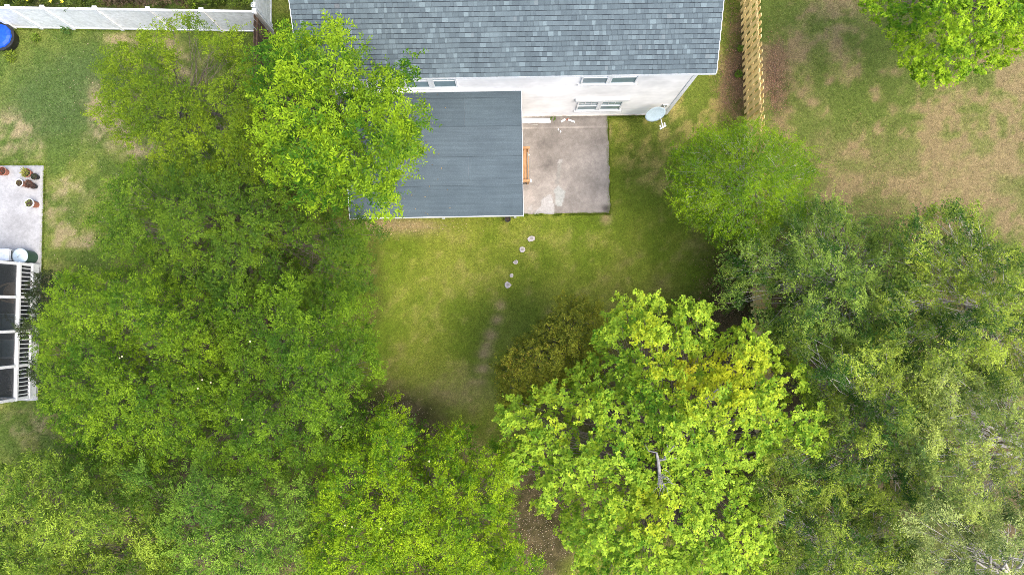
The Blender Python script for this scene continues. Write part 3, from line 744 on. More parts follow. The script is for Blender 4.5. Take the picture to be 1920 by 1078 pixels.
def lathe_thing(name, x, y, z, label, cat, parts, zb=.05, rz=0):
    c = P(x, y, z); t = empty(name, (float(c[0]), float(c[1]), zb), rz, label=label, cat=cat)
    for nm, prof, mt in parts: MB().lathe(prof, n=22).obj(nm, M[mt], t)
    return t
def pot(x, y, r_, h, label, plant=None, body='terracotta', rim='terracotta'):
    t = lathe_thing('flower_pot', x, y, h + .05, label, 'flower pot', [('pot_body', [(r_ * .68, 0), (r_ * .93, h * .86)], body), ('rim', [(r_ * .95, h * .84), (r_, h * .86), (r_, h), (r_ * .9, h), (r_ * .86, h * .88)], rim), ('soil', [(r_ * .86, h * .80), (r_ * .85, h * .88), (.01, h * .92)], 'soil')])
    if plant:
        n, spread, zz, L, wd, colr = plant
        an = R.random(n) * 6.28; rad = spread * np.sqrt(R.random(n)); base = np.stack([rad * np.cos(an) * .5, rad * np.sin(an) * .5, h * .9 + R.random(n) * zz], 1)
        dr = np.stack([np.cos(an), np.sin(an), .3 + R.random(n) * .9], 1); dr /= np.linalg.norm(dr, axis=1)[:, None]
        nm = np.stack([-np.cos(an) * .5, -np.sin(an) * .5, np.ones(n)], 1)
        me = leaf_mesh('foliage', base, dr, nm, np.full(n, L) * (.7 + .6 * R.random(n)), np.full(n, wd), np.array(colr)[None] * (.6 + .8 * R.random((n, 1))))
        link('foliage', me, t)
    return t

# ------------------------------------------------------------------ foliage
def unit(a): return a / (np.linalg.norm(a, axis=1)[:, None] + 1e-9)
def leaf_mesh(name, base, d, n, L, Wd, col, lobes=None):
    """each leaf is a folded blade; with lobes each leaf is a palm of several blades"""
    d = unit(d); s = unit(np.cross(d, n)); n = np.cross(s, d)
    if lobes:
        B, D, Sd, NN, LL, WW, CC = [], [], [], [], [], [], []
        st = base + d * (L * .22)[:, None]
        for ang, ls, ws in lobes:
            dd = d * math.cos(ang) + s * math.sin(ang)
            B.append(st); D.append(dd); Sd.append(np.cross(dd, n)); NN.append(n); LL.append(L * ls); WW.append(Wd * ws); CC.append(col)
        base = np.concatenate(B); d = np.concatenate(D); s = np.concatenate(Sd); n = np.concatenate(NN); L = np.concatenate(LL); Wd = np.concatenate(WW); col = np.concatenate(CC)
    k = len(base)
    mid = base + d * (L * .45)[:, None] + n * (Wd * .22)[:, None]
    v = np.stack([base, mid + s * (Wd * .5)[:, None], base + d * L[:, None] - n * (L * .12)[:, None], mid - s * (Wd * .5)[:, None]], 1).reshape(-1, 3)
    return np_mesh(name, v, np.full(k, 4), np.arange(k * 4), M['leaf'], {'col': ('FLOAT_COLOR', 'FACE', np.clip(col, .002, .9))})
def rods(P0, P1, r0, r1, n=3):
    d = unit(P1 - P0); a = np.cross(d, np.array([0.3, .2, 1.0])); a = unit(a); b_ = np.cross(d, a); k = len(P0)
    ring = []
    for pp, rr in ((P0, r0), (P1, r1)):
        for j in range(n):
            an = 2 * math.pi * j / n; ring.append(pp + (a * math.cos(an) + b_ * math.sin(an)) * np.asarray(rr)[:, None])
    V = np.stack(ring, 1).reshape(-1, 3); o = (np.arange(k) * 2 * n)[:, None]
    F = np.concatenate([np.concatenate([o + j, o + (j + 1) % n, o + n + (j + 1) % n, o + n + j], 1) for j in range(n)], 0)
    return V, F
def rods_mesh(name, parts, mat):
    Vs, Fs, off = [], [], 0
    for V, F in parts: Vs.append(V); Fs.append(F + off); off += len(V)
    V = np.concatenate(Vs); F = np.concatenate(Fs)
    return np_mesh(name, V, np.full(len(F), 4), F.ravel(), mat, {'tone': ('FLOAT', 'FACE', np.full(len(F), .5))}, True)
def inside(px, py, poly):
    ins = np.zeros(len(px), bool); q = len(poly)
    for i in range(q):
        x1, y1 = poly[i]; x2, y2 = poly[(i + 1) % q]
        ins ^= ((y1 > py) != (y2 > py)) & (px < (x2 - x1) * (py - y1) / (y2 - y1 + 1e-9) + x1)
    return ins
def edgedist(px, py, poly):
    dm = np.full(len(px), 1e9); q = len(poly)
    for i in range(q):
        a = np.array(poly[i], float); b_ = np.array(poly[(i + 1) % q], float); ab = b_ - a
        t = np.clip(((px - a[0]) * ab[0] + (py - a[1]) * ab[1]) / (ab @ ab), 0, 1)
        dm = np.minimum(dm, np.hypot(px - a[0] - t * ab[0], py - a[1] - t * ab[1]))
    return dm
SP = {  # species: leaf length, width, spray length, leaves per spray, sprays per clump, lift, droop, leaf angle
    'ash':   dict(L=.12, W=.042, sl=.60, nl=17, ns=8, up=.45, la=.75, cr=.34, flat=.35, coh=.8, cc=.75),
    'small': dict(L=.078, W=.036, sl=.40, nl=13, ns=10, up=.45, la=.8, cr=.26, flat=.5, coh=.6, cc=.65),
    'fine':  dict(L=.065, W=.022, sl=.50, nl=20, ns=9, up=.40, la=.7, cr=.28, flat=.5, coh=.7),
    'willow': dict(L=.10, W=.030, sl=.62, nl=16, ns=9, up=.40, la=.6, cr=.22, flat=.42, coh=1.1, cc=.9),
    'maple': dict(L=.086, W=.055, sl=.28, nl=7, ns=8, up=.7, la=.9, cr=.24, flat=.42, lobes=[(0, 1, 1), (.95, .8, 1), (-.95, .8, 1)]),
    'shrub': dict(L=.085, W=.034, sl=.24, nl=9, ns=9, up=.6, la=.8, cr=.22, flat=.5),
}
PEST = []
def tree(name, label, cat, poly, zt, ze, sp, lai, c0, c1, seed, group=None, bark='bark', lobe=85, hump=1.1, edgew=110, depth=2.2, colfun=None, gaps=.0, trunks=1, base=None, twig=1.0, spread=None, extra=None, trunk_r=.14, up=None, sweep=None, hole=None, pocket=.25):
    q = np.random.default_rng(seed); S_ = dict(SP[sp])
    if up is not None: S_['up'] = up
    xs = [p[0] for p in poly]; ys = [p[1] for p in poly]
    def sample(n):
        ox_, oy_ = [], []
        while sum(map(len, ox_)) < n:
            x = q.uniform(min(xs), max(xs), n); y = q.uniform(min(ys), max(ys), n); k = inside(x, y, poly); ox_.append(x[k]); oy_.append(y[k])
        return np.concatenate(ox_)[:n], np.concatenate(oy_)[:n]
    A = .5 * abs(sum(xs[i] * ys[(i + 1) % len(xs)] - xs[(i + 1) % len(xs)] * ys[i] for i in range(len(xs))))
    # lobes
    nl = max(3, int(A / lobe ** 2 * 1.3)); lx, ly = sample(nl * 6); keep = []
    for i in range(len(lx)):
        if all(math.hypot(lx[i] - lx[j], ly[i] - ly[j]) > lobe * .78 for j in keep): keep.append(i)
    lx, ly = lx[keep], ly[keep]; lj = q.normal(0, .35, len(lx)) * hump
    def height(x, y):
        e = edgedist(x, y, poly); pr = np.clip(e / edgew, 0, 1) ** .55
        D = np.hypot(x[:, None] - lx[None], y[:, None] - ly[None]); w = np.argmin(D, 1); dm = D[np.arange(len(x)), w]
        return ze + (zt - hump - ze) * pr + hump * np.sqrt(np.clip(1 - (dm / (lobe * .85)) ** 2, 0, 1)) + lj[w], w, dm
    lz, _, _ = height(lx, ly)
    sc = FOC / (CAM_H - zt + 1)
    area = A / sc ** 2; la = S_['L'] * S_['W'] * .55 * (sum(a * b_ for _, a, b_ in S_['lobes']) if 'lobes' in S_ else 1)
    ncl = max(4, int(lai * 1.75 * area / (la * S_['nl'] * S_['ns'])))
    def strat(n):
        st = math.sqrt(A / n); gx_, gy_ = np.meshgrid(np.arange(min(xs) - st, max(xs) + st, st), np.arange(min(ys) - st, max(ys) + st, st))
        gx_ = gx_ + (np.arange(gx_.shape[0]) % 2)[:, None] * st * .5
        x = gx_.ravel() + q.uniform(-.42, .42, gx_.size) * st; y = gy_.ravel() + q.uniform(-.42, .42, gx_.size) * st
        k = inside(x, y, poly); return x[k], y[k]
    a1, b1 = strat(max(3, ncl * .56)); a2, b2 = strat(max(3, ncl * .44))
    cx = np.concatenate([a1, a2]); cy = np.concatenate([b1, b2]); shell = np.concatenate([np.ones(len(a1), bool), np.zeros(len(a2), bool)])
    if gaps:
        g = fbm(cx, cy, 70, seed + 5, 2); k = g > np.quantile(g, gaps); cx, cy, shell = cx[k], cy[k], shell[k]
    # inside the frame only, with a margin
    k = (cx > -80) & (cx < 2000) & (cy > -80) & (cy < 1158); cx, cy, shell = cx[k], cy[k], shell[k]
    if hole: k = np.hypot((cx - hole[0]) / hole[2], (cy - hole[1]) / hole[3]) > 1; cx, cy, shell = cx[k], cy[k], shell[k]
    ncl = len(cx)
    cz, lw, dm = height(cx, cy)
    k = ~shell | (dm < lobe * .56) | (q.random(ncl) < pocket); cx, cy, shell, cz, lw, dm = (a_[k] for a_ in (cx, cy, shell, cz, lw, dm)); ncl = len(cx)
    dep = np.where(shell, q.normal(0, .12, ncl), -.7 - depth * q.random(ncl))
    cz = np.maximum(cz + dep, .35)
    C = P(cx, cy, cz)
    C[:, :2] += q.normal(0, .06, (ncl, 2))
    ctr = P(np.mean(lx), np.mean(ly), zt * .6)
    bp = P(base[0], base[1], 0) if base else np.array([ctr[0], ctr[1], 0])
    Lc = P(lx, ly, lz)
    outw = C - Lc[lw]; outw[:, 2] = 0; outw = outw / .9 + unit(C - ctr) * np.array([.35, .35, 0])
    if sweep: outw += np.array([sweep[0], sweep[1], 0])
    ccol = q.random(ncl); hue = fbm(cx, cy, 60, seed + 3, 3)
    # sprays
    ns = S_['ns']; ns_t = ncl * ns; ci = np.repeat(np.arange(ncl), ns)
    an = q.random(ns_t) * 2 * math.pi
    sdir = unit(np.stack([np.cos(an), np.sin(an), S_['up'] + q.normal(0, .3, ns_t)], 1) + outw[ci] * .9)
    ca = q.random(ncl) * 2 * math.pi; cd = np.stack([np.cos(ca), np.sin(ca), np.full(ncl, .25)], 1)
    sdir = unit(sdir + cd[ci] * S_.get('coh', .3) * 1.1)
    so = C[ci] - sdir * (S_['sl'] * .35) + q.normal(0, S_['cr'] * .45, (ns_t, 3)) * np.array([1, 1, .6])
    sl = S_['sl'] * (.6 + .7 * q.random(ns_t))
    k = so[:, 2] > .08; so, sdir, sl, ci = so[k], sdir[k], sl[k], ci[k]; ns_t = len(so)
    # leaves
    nlv = S_['nl']; si = np.repeat(np.arange(ns_t), nlv); t = np.tile((np.arange(nlv) + .5) / nlv, ns_t); t = np.clip(t + q.normal(0, .03, len(t)), 0, 1)
    d = sdir[si]; sg = np.tile(np.where(np.arange(nlv) % 2 == 0, 1, -1), ns_t)
    side = unit(np.cross(d, np.array([0, 0, 1.0])))
    curve = -.25 * t * t * sl[si]
    base_p = so[si] + d * (t * sl[si])[:, None]; base_p[:, 2] += curve
    ld = unit(d * (1.1 - S_['la'] * .6) + side * (sg * S_['la'])[:, None] + q.normal(0, .28, (len(si), 3)) + np.array([0, 0, .05]))
    nm = unit(np.array([0, 0, 1.0])[None] + q.normal(0, S_['flat'], (len(si), 3)) + .25 * d)
    LL = S_['L'] * (.65 + .6 * q.random(len(si))) * (1.05 - .35 * t); WW = S_['W'] * (LL / S_['L']) * (.85 + .3 * q.random(len(si)))
    f = np.clip(.15 + .55 * (hue[ci][si] - .3) * 2.2 * .6 + S_.get('cc', .5) * (ccol[ci][si] - .5) + .3 * (q.random(ns_t)[si] - .5) + .42 * t * q.random(len(si)) + q.normal(0, .10, len(si)), 0, 1)
    col = np.array(c0)[None] * (1 - f[:, None]) + np.array(c1)[None] * f[:, None]
    col *= (.85 + .3 * q.random((len(si), 1)))
    if colfun: col = colfun(col, cx[ci][si], cy[ci][si], q, t)
    root = empty(name, (float(bp[0]), float(bp[1]), -.02), 0, label=label, cat=cat, group=group)
    off = np.array([bp[0], bp[1], -.02])
    crown = link('crown', leaf_mesh('crown', base_p - off, ld, nm, LL, WW, col, S_.get('lobes')), root)
    # wood: trunk(s), limbs to every lobe, branch to each clump, stem of each spray
    tk = MB(); fork = np.array([bp[0], bp[1], 0]) + np.array([0, 0, .32 * zt]); limbs = []
    lean = (ctr - fork) * np.array([.25, .25, 0]); fork = fork + lean
    tk.tube([np.array([bp[0], bp[1], -.05]) - off, (np.array([bp[0], bp[1], 0]) * .5 + fork * .5) + [.03, .02, 0] - off, fork - off], [trunk_r * 1.35, trunk_r, trunk_r * .9], 10)
    starts = np.zeros((len(lx), 3)); 
    for i in range(len(lx)):
        e = fork + (Lc[i] - np.array([0, 0, .5]) - fork) * .68; m1 = fork * .55 + e * .45 + np.array([q.normal(0, .15), q.normal(0, .15), -.05 * np.linalg.norm(e - fork)])
        tk.tube([fork - off, m1 - off, m1 * .4 + e * .6 + q.normal(0, .16, 3) - off, e - off], [trunk_r * .5, trunk_r * .34, trunk_r * .22, trunk_r * .08], 6, cap=False); starts[i] = e
    tk.obj('trunk', M[bark], root, smooth=True)
    s0 = fork + (starts[lw] - fork) * q.uniform(.55, 1.0, (ncl, 1)) + q.normal(0, .12, C.shape); mid = s0 * .45 + C * .55 + q.normal(0, .12, C.shape); mid[:, 2] += .1
    rr = .007 * twig
    parts = [rods(s0 - off, mid - off, np.full(ncl, rr * 1.3), np.full(ncl, rr * .9), 4), rods(mid - off, C - off, np.full(ncl, rr * .9), np.full(ncl, rr * .5), 4)]
    tip = so + sdir * (sl * .6)[:, None]; tip[:, 2] -= .09 * sl
    tip2 = so + sdir * (sl * .98)[:, None]; tip2[:, 2] -= .24 * sl
    w_ = .0028 * twig
    kt = q.random(ns_t) < .45; parts += [rods((so - off)[kt], (tip - off)[kt], np.full(kt.sum(), w_ * 1.2), np.full(kt.sum(), w_ * .5), 3)]
    tag(link('branches', rods_mesh('branches', parts[:2], M[bark]), root), kind='stuff'); tag(link('twigs', rods_mesh('twigs', parts[2:], M['greystem' if bark == 'palebark' else 'greenstem']), root), kind='stuff')
    if extra: extra(root, off, q)
    PEST.append((label[:30], len(col)))
    return root

def blossoms(root, off, pts, mat, size=.05, name='blossom'):
    for x, y, z in pts:
        c = P(x, y, z) - off; mb = MB()
        for k in range(5):
            a = 2 * math.pi * k / 5; mb.add([c, c + np.array([math.cos(a - .4) * size * .7, math.sin(a - .4) * size * .7, .02]), c + np.array([math.cos(a) * size, math.sin(a) * size, .03]), c + np.array([math.cos(a + .4) * size * .7, math.sin(a + .4) * size * .7, .02])], [(0, 1, 2, 3)], .5)
        mb.obj(name, M[mat], root)
M['cream'] = worn('cream_petals', (.7, .62, .3), (.8, .74, .5), 5, .6, 40, 0)

G_dk, G_md, G_lt = (.035, .085, .012), (.085, .165, .015), (.17, .26, .02)
tree('ash_tree', 'tall bright green tree with feathery leaf sprays overhanging the house roof and patio roof', 'tree',
     [(478, 95), (500, 60), (545, 55), (585, 75), (600, 22), (640, 25), (655, 80), (678, 100), (668, 145), (690, 165), (722, 125), (757, 112), (768, 150), (745, 175), (790, 190), (798, 215), (778, 250), (790, 285), (760, 315), (742, 345), (752, 398), (715, 390), (665, 370), (600, 396), (540, 370), (505, 330), (490, 260), (470, 190)],
     10.2, 6.8, 'ash', 3.8, (.035, .11, .006), (.27, .39, .012), 101, lobe=55, hump=1.5, edgew=70, depth=3.0, base=(625, 250), trunk_r=.16)
tree('sapling_tree', 'thin-crowned yellow-green tree with tan lawn showing through, in front of the white vinyl fence', 'tree',
     [(185, 120), (250, 60), (290, 60), (330, 22), (375, 30), (400, 70), (440, 60), (480, 130), (500, 240), (505, 330), (420, 350), (330, 330), (260, 300), (200, 250), (170, 190)],
     6.6, 4.6, 'small', 2.4, (.08, .14, .008), (.22, .30, .012), 102, lobe=60, hump=.9, edgew=80, depth=2.2, gaps=.14, base=(375, 230), trunk_r=.08)
tree('dark_tree', 'dark green leafy tree with a bare grey limb, squeezed beside the bright tree', 'tree',
     [(240, 290), (330, 300), (430, 320), (500, 330), (560, 385), (640, 400), (706, 412), (715, 440), (690, 470), (700, 520), (690, 560), (600, 585), (450, 560), (300, 530), (190, 480), (170, 420)],
     6.8, 4.6, 'small', 2.5, (.038, .09, .008), (.16, .25, .015), 103, lobe=75, hump=1.3, edgew=90, depth=2.6, twig=1.0, base=(480, 440))
tree('elm_tree', 'broad mid-green tree with small pale blossoms covering the left side beside the screened porch', 'tree',
     [(75, 570), (110, 520), (170, 500), (260, 510), (380, 530), (440, 600), (430, 720), (380, 830), (300, 880), (190, 880), (130, 850), (85, 770), (70, 660)],
     7.6, 4.4, 'small', 2.6, (.045, .11, .006), (.22, .33, .014), 104, lobe=80, hump=1.2, edgew=110, depth=2.4, base=(260, 690),
     extra=lambda r, o, q: blossoms(r, o, [(185, 592, 6.6), (175, 596, 6.5), (225, 671, 7.3), (230, 668, 7.4), (154, 558, 5.8), (197, 560, 6.0), (380, 712, 7.4), (396, 717, 7.4), (372, 728, 7.3), (78, 598, 4.8), (95, 765, 5)], 'cream', .028))
tree('elm_tree', 'dense darker green tree bordering the lawn, between the porch-side tree and the open grass', 'tree',
     [(400, 530), (500, 525), (640, 530), (690, 560), (690, 620), (715, 660), (722, 700), (690, 740), (690, 800), (640, 870), (560, 900), (430, 900), (350, 860), (400, 760), (430, 640)],
     8.2, 4.4, 'small', 2.6, (.038, .095, .006), (.185, .30, .014), 105, lobe=78, hump=1.3, edgew=110, depth=2.6, base=(560, 700),
     extra=lambda r, o, q: blossoms(r, o, [(455, 786, 7.8), (640, 800, 7), (470, 640, 7.8)], 'cream', .03))
tree('willow_tree', 'pale yellow-green narrow-leaved tree filling the bottom left corner', 'tree',
     [(-100, 870), (0, 862), (60, 850), (130, 850), (230, 880), (320, 920), (330, 1000), (320, 1170), (-100, 1170)],
     7.6, 5.2, 'willow', 2.6, (.06, .12, .010), (.32, .42, .045), 106, lobe=85, hump=1.2, edgew=80, depth=2.6, base=(100, 1010), sweep=(-.3, .2), up=.55)
tree('willow_tree', 'green narrow-leaved tree with pale upright tips, right of the pale corner tree', 'tree',
     [(200, 850), (330, 870), (450, 890), (570, 890), (600, 960), (600, 1060), (590, 1170), (250, 1170), (280, 1000)],
     7.2, 4.6, 'willow', 1.8, (.05, .12, .012), (.24, .37, .04), 107, lobe=85, hump=1.5, edgew=90, depth=2.8, base=(430, 1010), up=.6)
tree('hackberry_tree', 'bright fresh green tree at the bottom centre reaching over the brown path strip', 'tree',
     [(600, 890), (640, 830), (690, 800), (705, 750), (740, 745), (755, 800), (790, 785), (800, 830), (850, 800), (880, 800), (880, 850), (920, 840), (945, 830), (975, 860), (955, 900), (970, 920), (955, 985), (985, 995), (970, 1040), (1020, 1050), (985, 1090), (960, 1170), (580, 1170), (570, 1000)],
     7.8, 4.6, 'small', 2.7, (.055, .14, .005), (.32, .44, .010), 108, lobe=75, hump=1.2, edgew=90, depth=2.6, base=(770, 980), up=.5,
     extra=lambda r, o, q: blossoms(r, o, [(661, 987, 7.6), (647, 984, 7.5), (715, 990, 7.7), (805, 864, 7.4)], 'cream', .03))
def maple_col(col, px, py, q, t):
    y = np.exp(-((px - 1370) / 110) ** 2 - ((py - 715) / 75) ** 2) + .8 * np.exp(-((px - 1310) / 60) ** 2 - ((py - 690) / 30) ** 2) + .75 * np.exp(-((px - 1220) / 60) ** 2 - ((py - 960) / 45) ** 2) + .4 * np.exp(-((px - 1060) / 80) ** 2 - ((py - 790) / 60) ** 2) + .5 * np.exp(-((px - 1200) / 60) ** 2 - ((py - 620) / 60) ** 2)
    n = vnoise(px, py, 22, 3); f = np.clip(y * .9 * n + .0 + q.normal(0, .12, len(px)), 0, .62)[:, None]
    col = col * (1 - f) + np.array([.50, .47, .012])[None] * f
    o = np.clip(np.exp(-((px - 1280) / 30) ** 2 - ((py - 706) / 18) ** 2) * .35, 0, 1)[:, None] * (n > .45)[:, None]
    return col * (1 - o) + np.array([.55, .27, .01])[None] * o
def maple_extra(root, off, q):
    """dead snag standing out of the crown"""
    g = lambda x, y, z: P(x, y, z) - off
    mb = MB(); mb.tube([g(1236, 880, 6.0), g(1237, 905, 8.85), g(1236, 880, 9.05), g(1234, 862, 9.25), g(1231, 848, 9.35)], [0.0495, 0.0454, 0.0413, 0.0371, 0.0248], 8)
    mb.tube([g(1234, 863, 9.25), g(1250, 860, 9.35), g(1269, 859, 9.25)], [0.0289, 0.0206, 0.0099], 6)
    mb.tube([g(1243, 862, 9.25), g(1255, 846, 9.4), g(1272, 826, 9.25), g(1290, 812, 9.05)], [0.0231, 0.0182, 0.0099, 0.005], 6)
    mb.tube([g(1231, 848, 9.35), g(1216, 845, 9.35), g(1209, 832, 9.25)], [0.0165, 0.0116, 0.005], 5)
    mb.tube([g(1255, 846, 9.4), g(1250, 832, 9.45)], [0.0124, 0.0041], 5)
    for k in range(16):
        x0, y0 = 1238 + q.normal(0, 3), 893 + q.normal(0, 8); a = q.uniform(-.4, 1.9); l = q.uniform(12, 32)
        p1 = (x0 + l * .5 * math.cos(a) , y0 + l * .5 * math.sin(a)); p2 = (x0 + l * math.cos(a + .3), y0 + l * math.sin(a + .3))
        mb.tube([g(x0, y0, 9.05), g(*p1, 9.1 + q.normal(0, .08)), g(*p2, 9.05 + q.normal(0, .15))], [0.0107, 0.0074, 0.0025], 4, cap=False)
    mb.obj('dead_branch', M['deadwood'], root)
    m2 = MB(); m2.tube([g(1300, 760, 7.4), g(1320, 750, 8.4), g(1345, 730, 8.6), g(1365, 735, 8.6)], [.03, .022, .015, .008], 6); m2.tube([g(1300, 760, 7.8), g(1335, 750, 8.6), g(1348, 733, 8.6)], [.018, .012, .006], 5)
    m2.obj('dead_branch', M['deadwood'], root)
tree('maple_tree', 'large lime-green maple with yellow leaves and a grey dead branch, lower right of the lawn', 'tree',
     [(1118, 620), (1150, 585), (1165, 548), (1210, 560), (1260, 548), (1300, 565), (1335, 570), (1345, 600), (1330, 640), (1365, 615), (1430, 600), (1470, 625), (1478, 680), (1510, 690), (1530, 730), (1560, 735), (1562, 775), (1555, 830), (1520, 860), (1480, 835), (1440, 870), (1425, 950), (1450, 1010), (1450, 1060), (1430, 1170), (1110, 1170), (1090, 1070), (1060, 1030), (1050, 975), (1020, 970), (1000, 935), (1010, 880), (950, 890), (960, 850), (925, 790), (930, 755), (990, 750), (1020, 715), (1070, 700), (1110, 700), (1105, 660)],
     8.8, 4.8, 'maple', 3.7, (.075, .185, .010), (.42, .56, .045), 109, lobe=72, hump=1.3, edgew=110, depth=2.8, colfun=maple_col, extra=maple_extra, base=(1230, 850), trunk_r=.2, hole=(1238, 868, 9, 30))
tree('camellia_shrub', 'dark olive shrub with some yellowed leaves at the upper left edge of the maple', 'shrub',
     [(1000, 625), (1030, 590), (1040, 562), (1090, 555), (1125, 575), (1140, 640), (1125, 700), (1080, 720), (1030, 735), (985, 770), (940, 765), (935, 700), (945, 665)],
     5.8, 3.4, 'shrub', 4.6, (.07, .095, .010), (.34, .34, .03), 110, lobe=50, hump=.6, edgew=60, depth=2.0, base=(1030, 650), trunk_r=.06,
     colfun=lambda col, px, py, q, t: np.where((q.random(len(px)) < .05 + .25 * np.exp(-((px - 965) / 25) ** 2 - ((py - 690) / 20) ** 2))[:, None], np.array([.30, .24, .03])[None], col))
tree('cypress_tree', 'rounded bright green fine-leaved tree covering the pine fence beside the house', 'tree',
     [(1262, 300), (1275, 265), (1310, 250), (1360, 245), (1390, 222), (1430, 228), (1470, 255), (1520, 285), (1532, 320), (1520, 370), (1530, 400), (1490, 420), (1450, 440), (1440, 475), (1395, 465), (1350, 450), (1310, 425), (1272, 400), (1262, 350)],
     6.2, 3.6, 'fine', 2.7, (.055, .135, .005), (.26, .38, .008), 111, lobe=55, hump=.8, edgew=100, depth=2.4, bark='palebark', base=(1400, 350), trunk_r=.09)
OAK = ((.065, .11, .025), (.27, .33, .085))
kw = dict(bark='palebark', twig=1.25, group='narrow-leaved grey-barked trees on the right')
tree('willow_oak', 'dark grey-green narrow-leaved tree behind the fence piece, directly below the round bright green tree', 'tree',
     [(1365, 470), (1420, 450), (1450, 420), (1530, 390), (1570, 372), (1620, 400), (1670, 440), (1715, 520), (1700, 630), (1600, 670), (1500, 665), (1440, 650), (1385, 625), (1415, 592), (1455, 585), (1450, 545), (1405, 535), (1390, 570), (1365, 590), (1355, 530)],
     6.6, 3.6, 'willow', 2.6, (.028, .080, .010), (.30, .41, .06), 112, lobe=52, hump=1.4, edgew=90, depth=2.6, gaps=.04, base=(1560, 530), up=.55, **kw)
tree('willow_oak', 'grey-green narrow-leaved tree reaching up the brown grass at the right edge', 'tree',
     [(1690, 430), (1740, 385), (1800, 368), (1840, 400), (1850, 450), (1920, 470), (2010, 480), (2010, 720), (1880, 735), (1750, 725), (1640, 660), (1660, 520)],
     7.2, 4.2, 'willow', 2.6, (.030, .085, .010), (.35, .43, .05), 113, lobe=58, hump=1.6, edgew=70, depth=2.8, gaps=.04, base=(1830, 580), up=.55, **kw)
tree('willow_oak', 'olive narrow-leaved tree immediately right of the maple with bare grey twigs', 'tree',
     [(1440, 630), (1500, 600), (1600, 615), (1720, 640), (1770, 740), (1765, 860), (1730, 960), (1580, 950), (1480, 930), (1420, 880), (1480, 820), (1540, 800)],
     7.4, 4.0, 'willow', 2.6, (.030, .085, .010), (.36, .44, .05), 114, lobe=58, hump=1.6, edgew=70, depth=2.8, gaps=.03, base=(1610, 790), up=.55, **kw)
tree('willow_oak', 'palest narrow-leaved tree at the right edge below the middle', 'tree',
     [(1700, 680), (1850, 665), (2010, 680), (2010, 980), (1880, 990), (1740, 960), (1695, 850)],
     8.0, 5.0, 'willow', 2.2, (.075, .13, .025), (.42, .48, .10), 115, lobe=78, hump=1.4, edgew=90, depth=3.0, gaps=.03, base=(1880, 830), up=.55, **kw)
tree('willow_oak', 'olive narrow-leaved tree on the bottom edge just right of the maple, with dark gaps', 'tree',
     [(1400, 900), (1480, 910), (1580, 920), (1680, 930), (1720, 1010), (1700, 1170), (1400, 1170), (1440, 1050), (1420, 960)],
     7.0, 4.4, 'willow', 2.6, (.030, .085, .010), (.34, .42, .05), 116, lobe=58, hump=1.6, edgew=70, depth=2.8, gaps=.04, base=(1560, 1040), up=.55, **kw)
tree('willow_oak', 'pale narrow-leaved tree filling the bottom right corner', 'tree',
     [(1690, 940), (1800, 930), (1900, 950), (2010, 940), (2010, 1170), (1680, 1170), (1700, 1020)],
     8.2, 5.4, 'willow', 2.2, (.08, .13, .03), (.46, .51, .16), 117, lobe=78, hump=1.3, edgew=90, depth=3.0, gaps=.06, base=(1840, 1050), up=.55, **kw)
tree('boxelder_tree', 'bright green leafy tree in the top right corner above the browned lawn', 'tree',
     [(1622, 8), (1650, -20), (1700, -110), (2010, -110), (2010, 120), (1960, 130), (1910, 95), (1880, 130), (1840, 130), (1800, 160), (1760, 170), (1720, 155), (1690, 125), (1690, 80), (1650, 60)],
     7.8, 3.4, 'maple', 3.8, (.08, .19, .008), (.40, .54, .02), 118, lobe=70, hump=1.1, edgew=110, depth=2.6, base=(1820, 20), trunk_r=.13)
dk = dict(lobe=36, hump=.3, edgew=40, depth=.9, trunk_r=.035)
tree('dark_shrub', 'very dark shrub with reddish tips against the upper end of the screened porch', 'shrub', [(48, 545), (70, 515), (110, 512), (135, 530), (128, 570), (90, 590), (58, 585)], 2.3, 1.0, 'shrub', 2.4, (.018, .035, .012), (.07, .075, .03), 121, base=(95, 550), **dk)
tree('dark_shrub', 'small dark shrub leaning over the middle of the porch railing', 'shrub', [(22, 600), (50, 588), (82, 592), (88, 625), (60, 640), (28, 628)], 2.0, 1.0, 'shrub', 2.2, (.022, .045, .015), (.07, .09, .03), 122, base=(84, 612), **dk)
tree('dark_shrub', 'dark shrub at the lower half of the porch railing, beside the broad green tree', 'shrub', [(45, 680), (75, 665), (110, 680), (110, 720), (75, 730), (50, 712)], 1.8, .9, 'shrub', 2.2, (.022, .045, .015), (.07, .10, .03), 123, base=(90, 700), **dk)
for i, (x0, x1, c1, lb) in enumerate([(-60, 75, (.16, .20, .02), 'green shrub with orange-yellow flowers behind the far left of the white fence'), (75, 190, (.15, .19, .03), 'yellow-flowered shrub behind the white fence, second from the left edge'),
                                      (190, 345, (.15, .11, .06), 'brownish half-bare shrub behind the middle of the white fence'), (345, 472, (.17, .23, .02), 'leafy green shrub behind the white fence next to its corner')]):
    tree('hedge_shrub', lb, 'shrub', [(x0, -70), (x1, -70), (x1, 2), (x1 - 20, 12), ((x0 + x1) / 2, 8), (x0 + 15, 11), (x0, 2)], 1.9, 1.2, 'shrub', 2.6, (.04, .07, .012) if i != 2 else (.07, .05, .03), c1, 130 + i, base=((x0 + x1) / 2, -30),
         lobe=36, hump=.3, edgew=30, depth=1.0, trunk_r=.035, extra=(lambda r, o, q: blossoms(r, o, [(95, 3, 2.1), (101, -2, 2.1), (117, 4, 2.0), (88, -8, 2)], 'flower', .07, 'flower')) if i == 1 else ((lambda r, o, q: blossoms(r, o, [(15, -4, 2.1), (52, 1, 2.1)], 'flower', .06, 'flower')) if i == 0 else None))

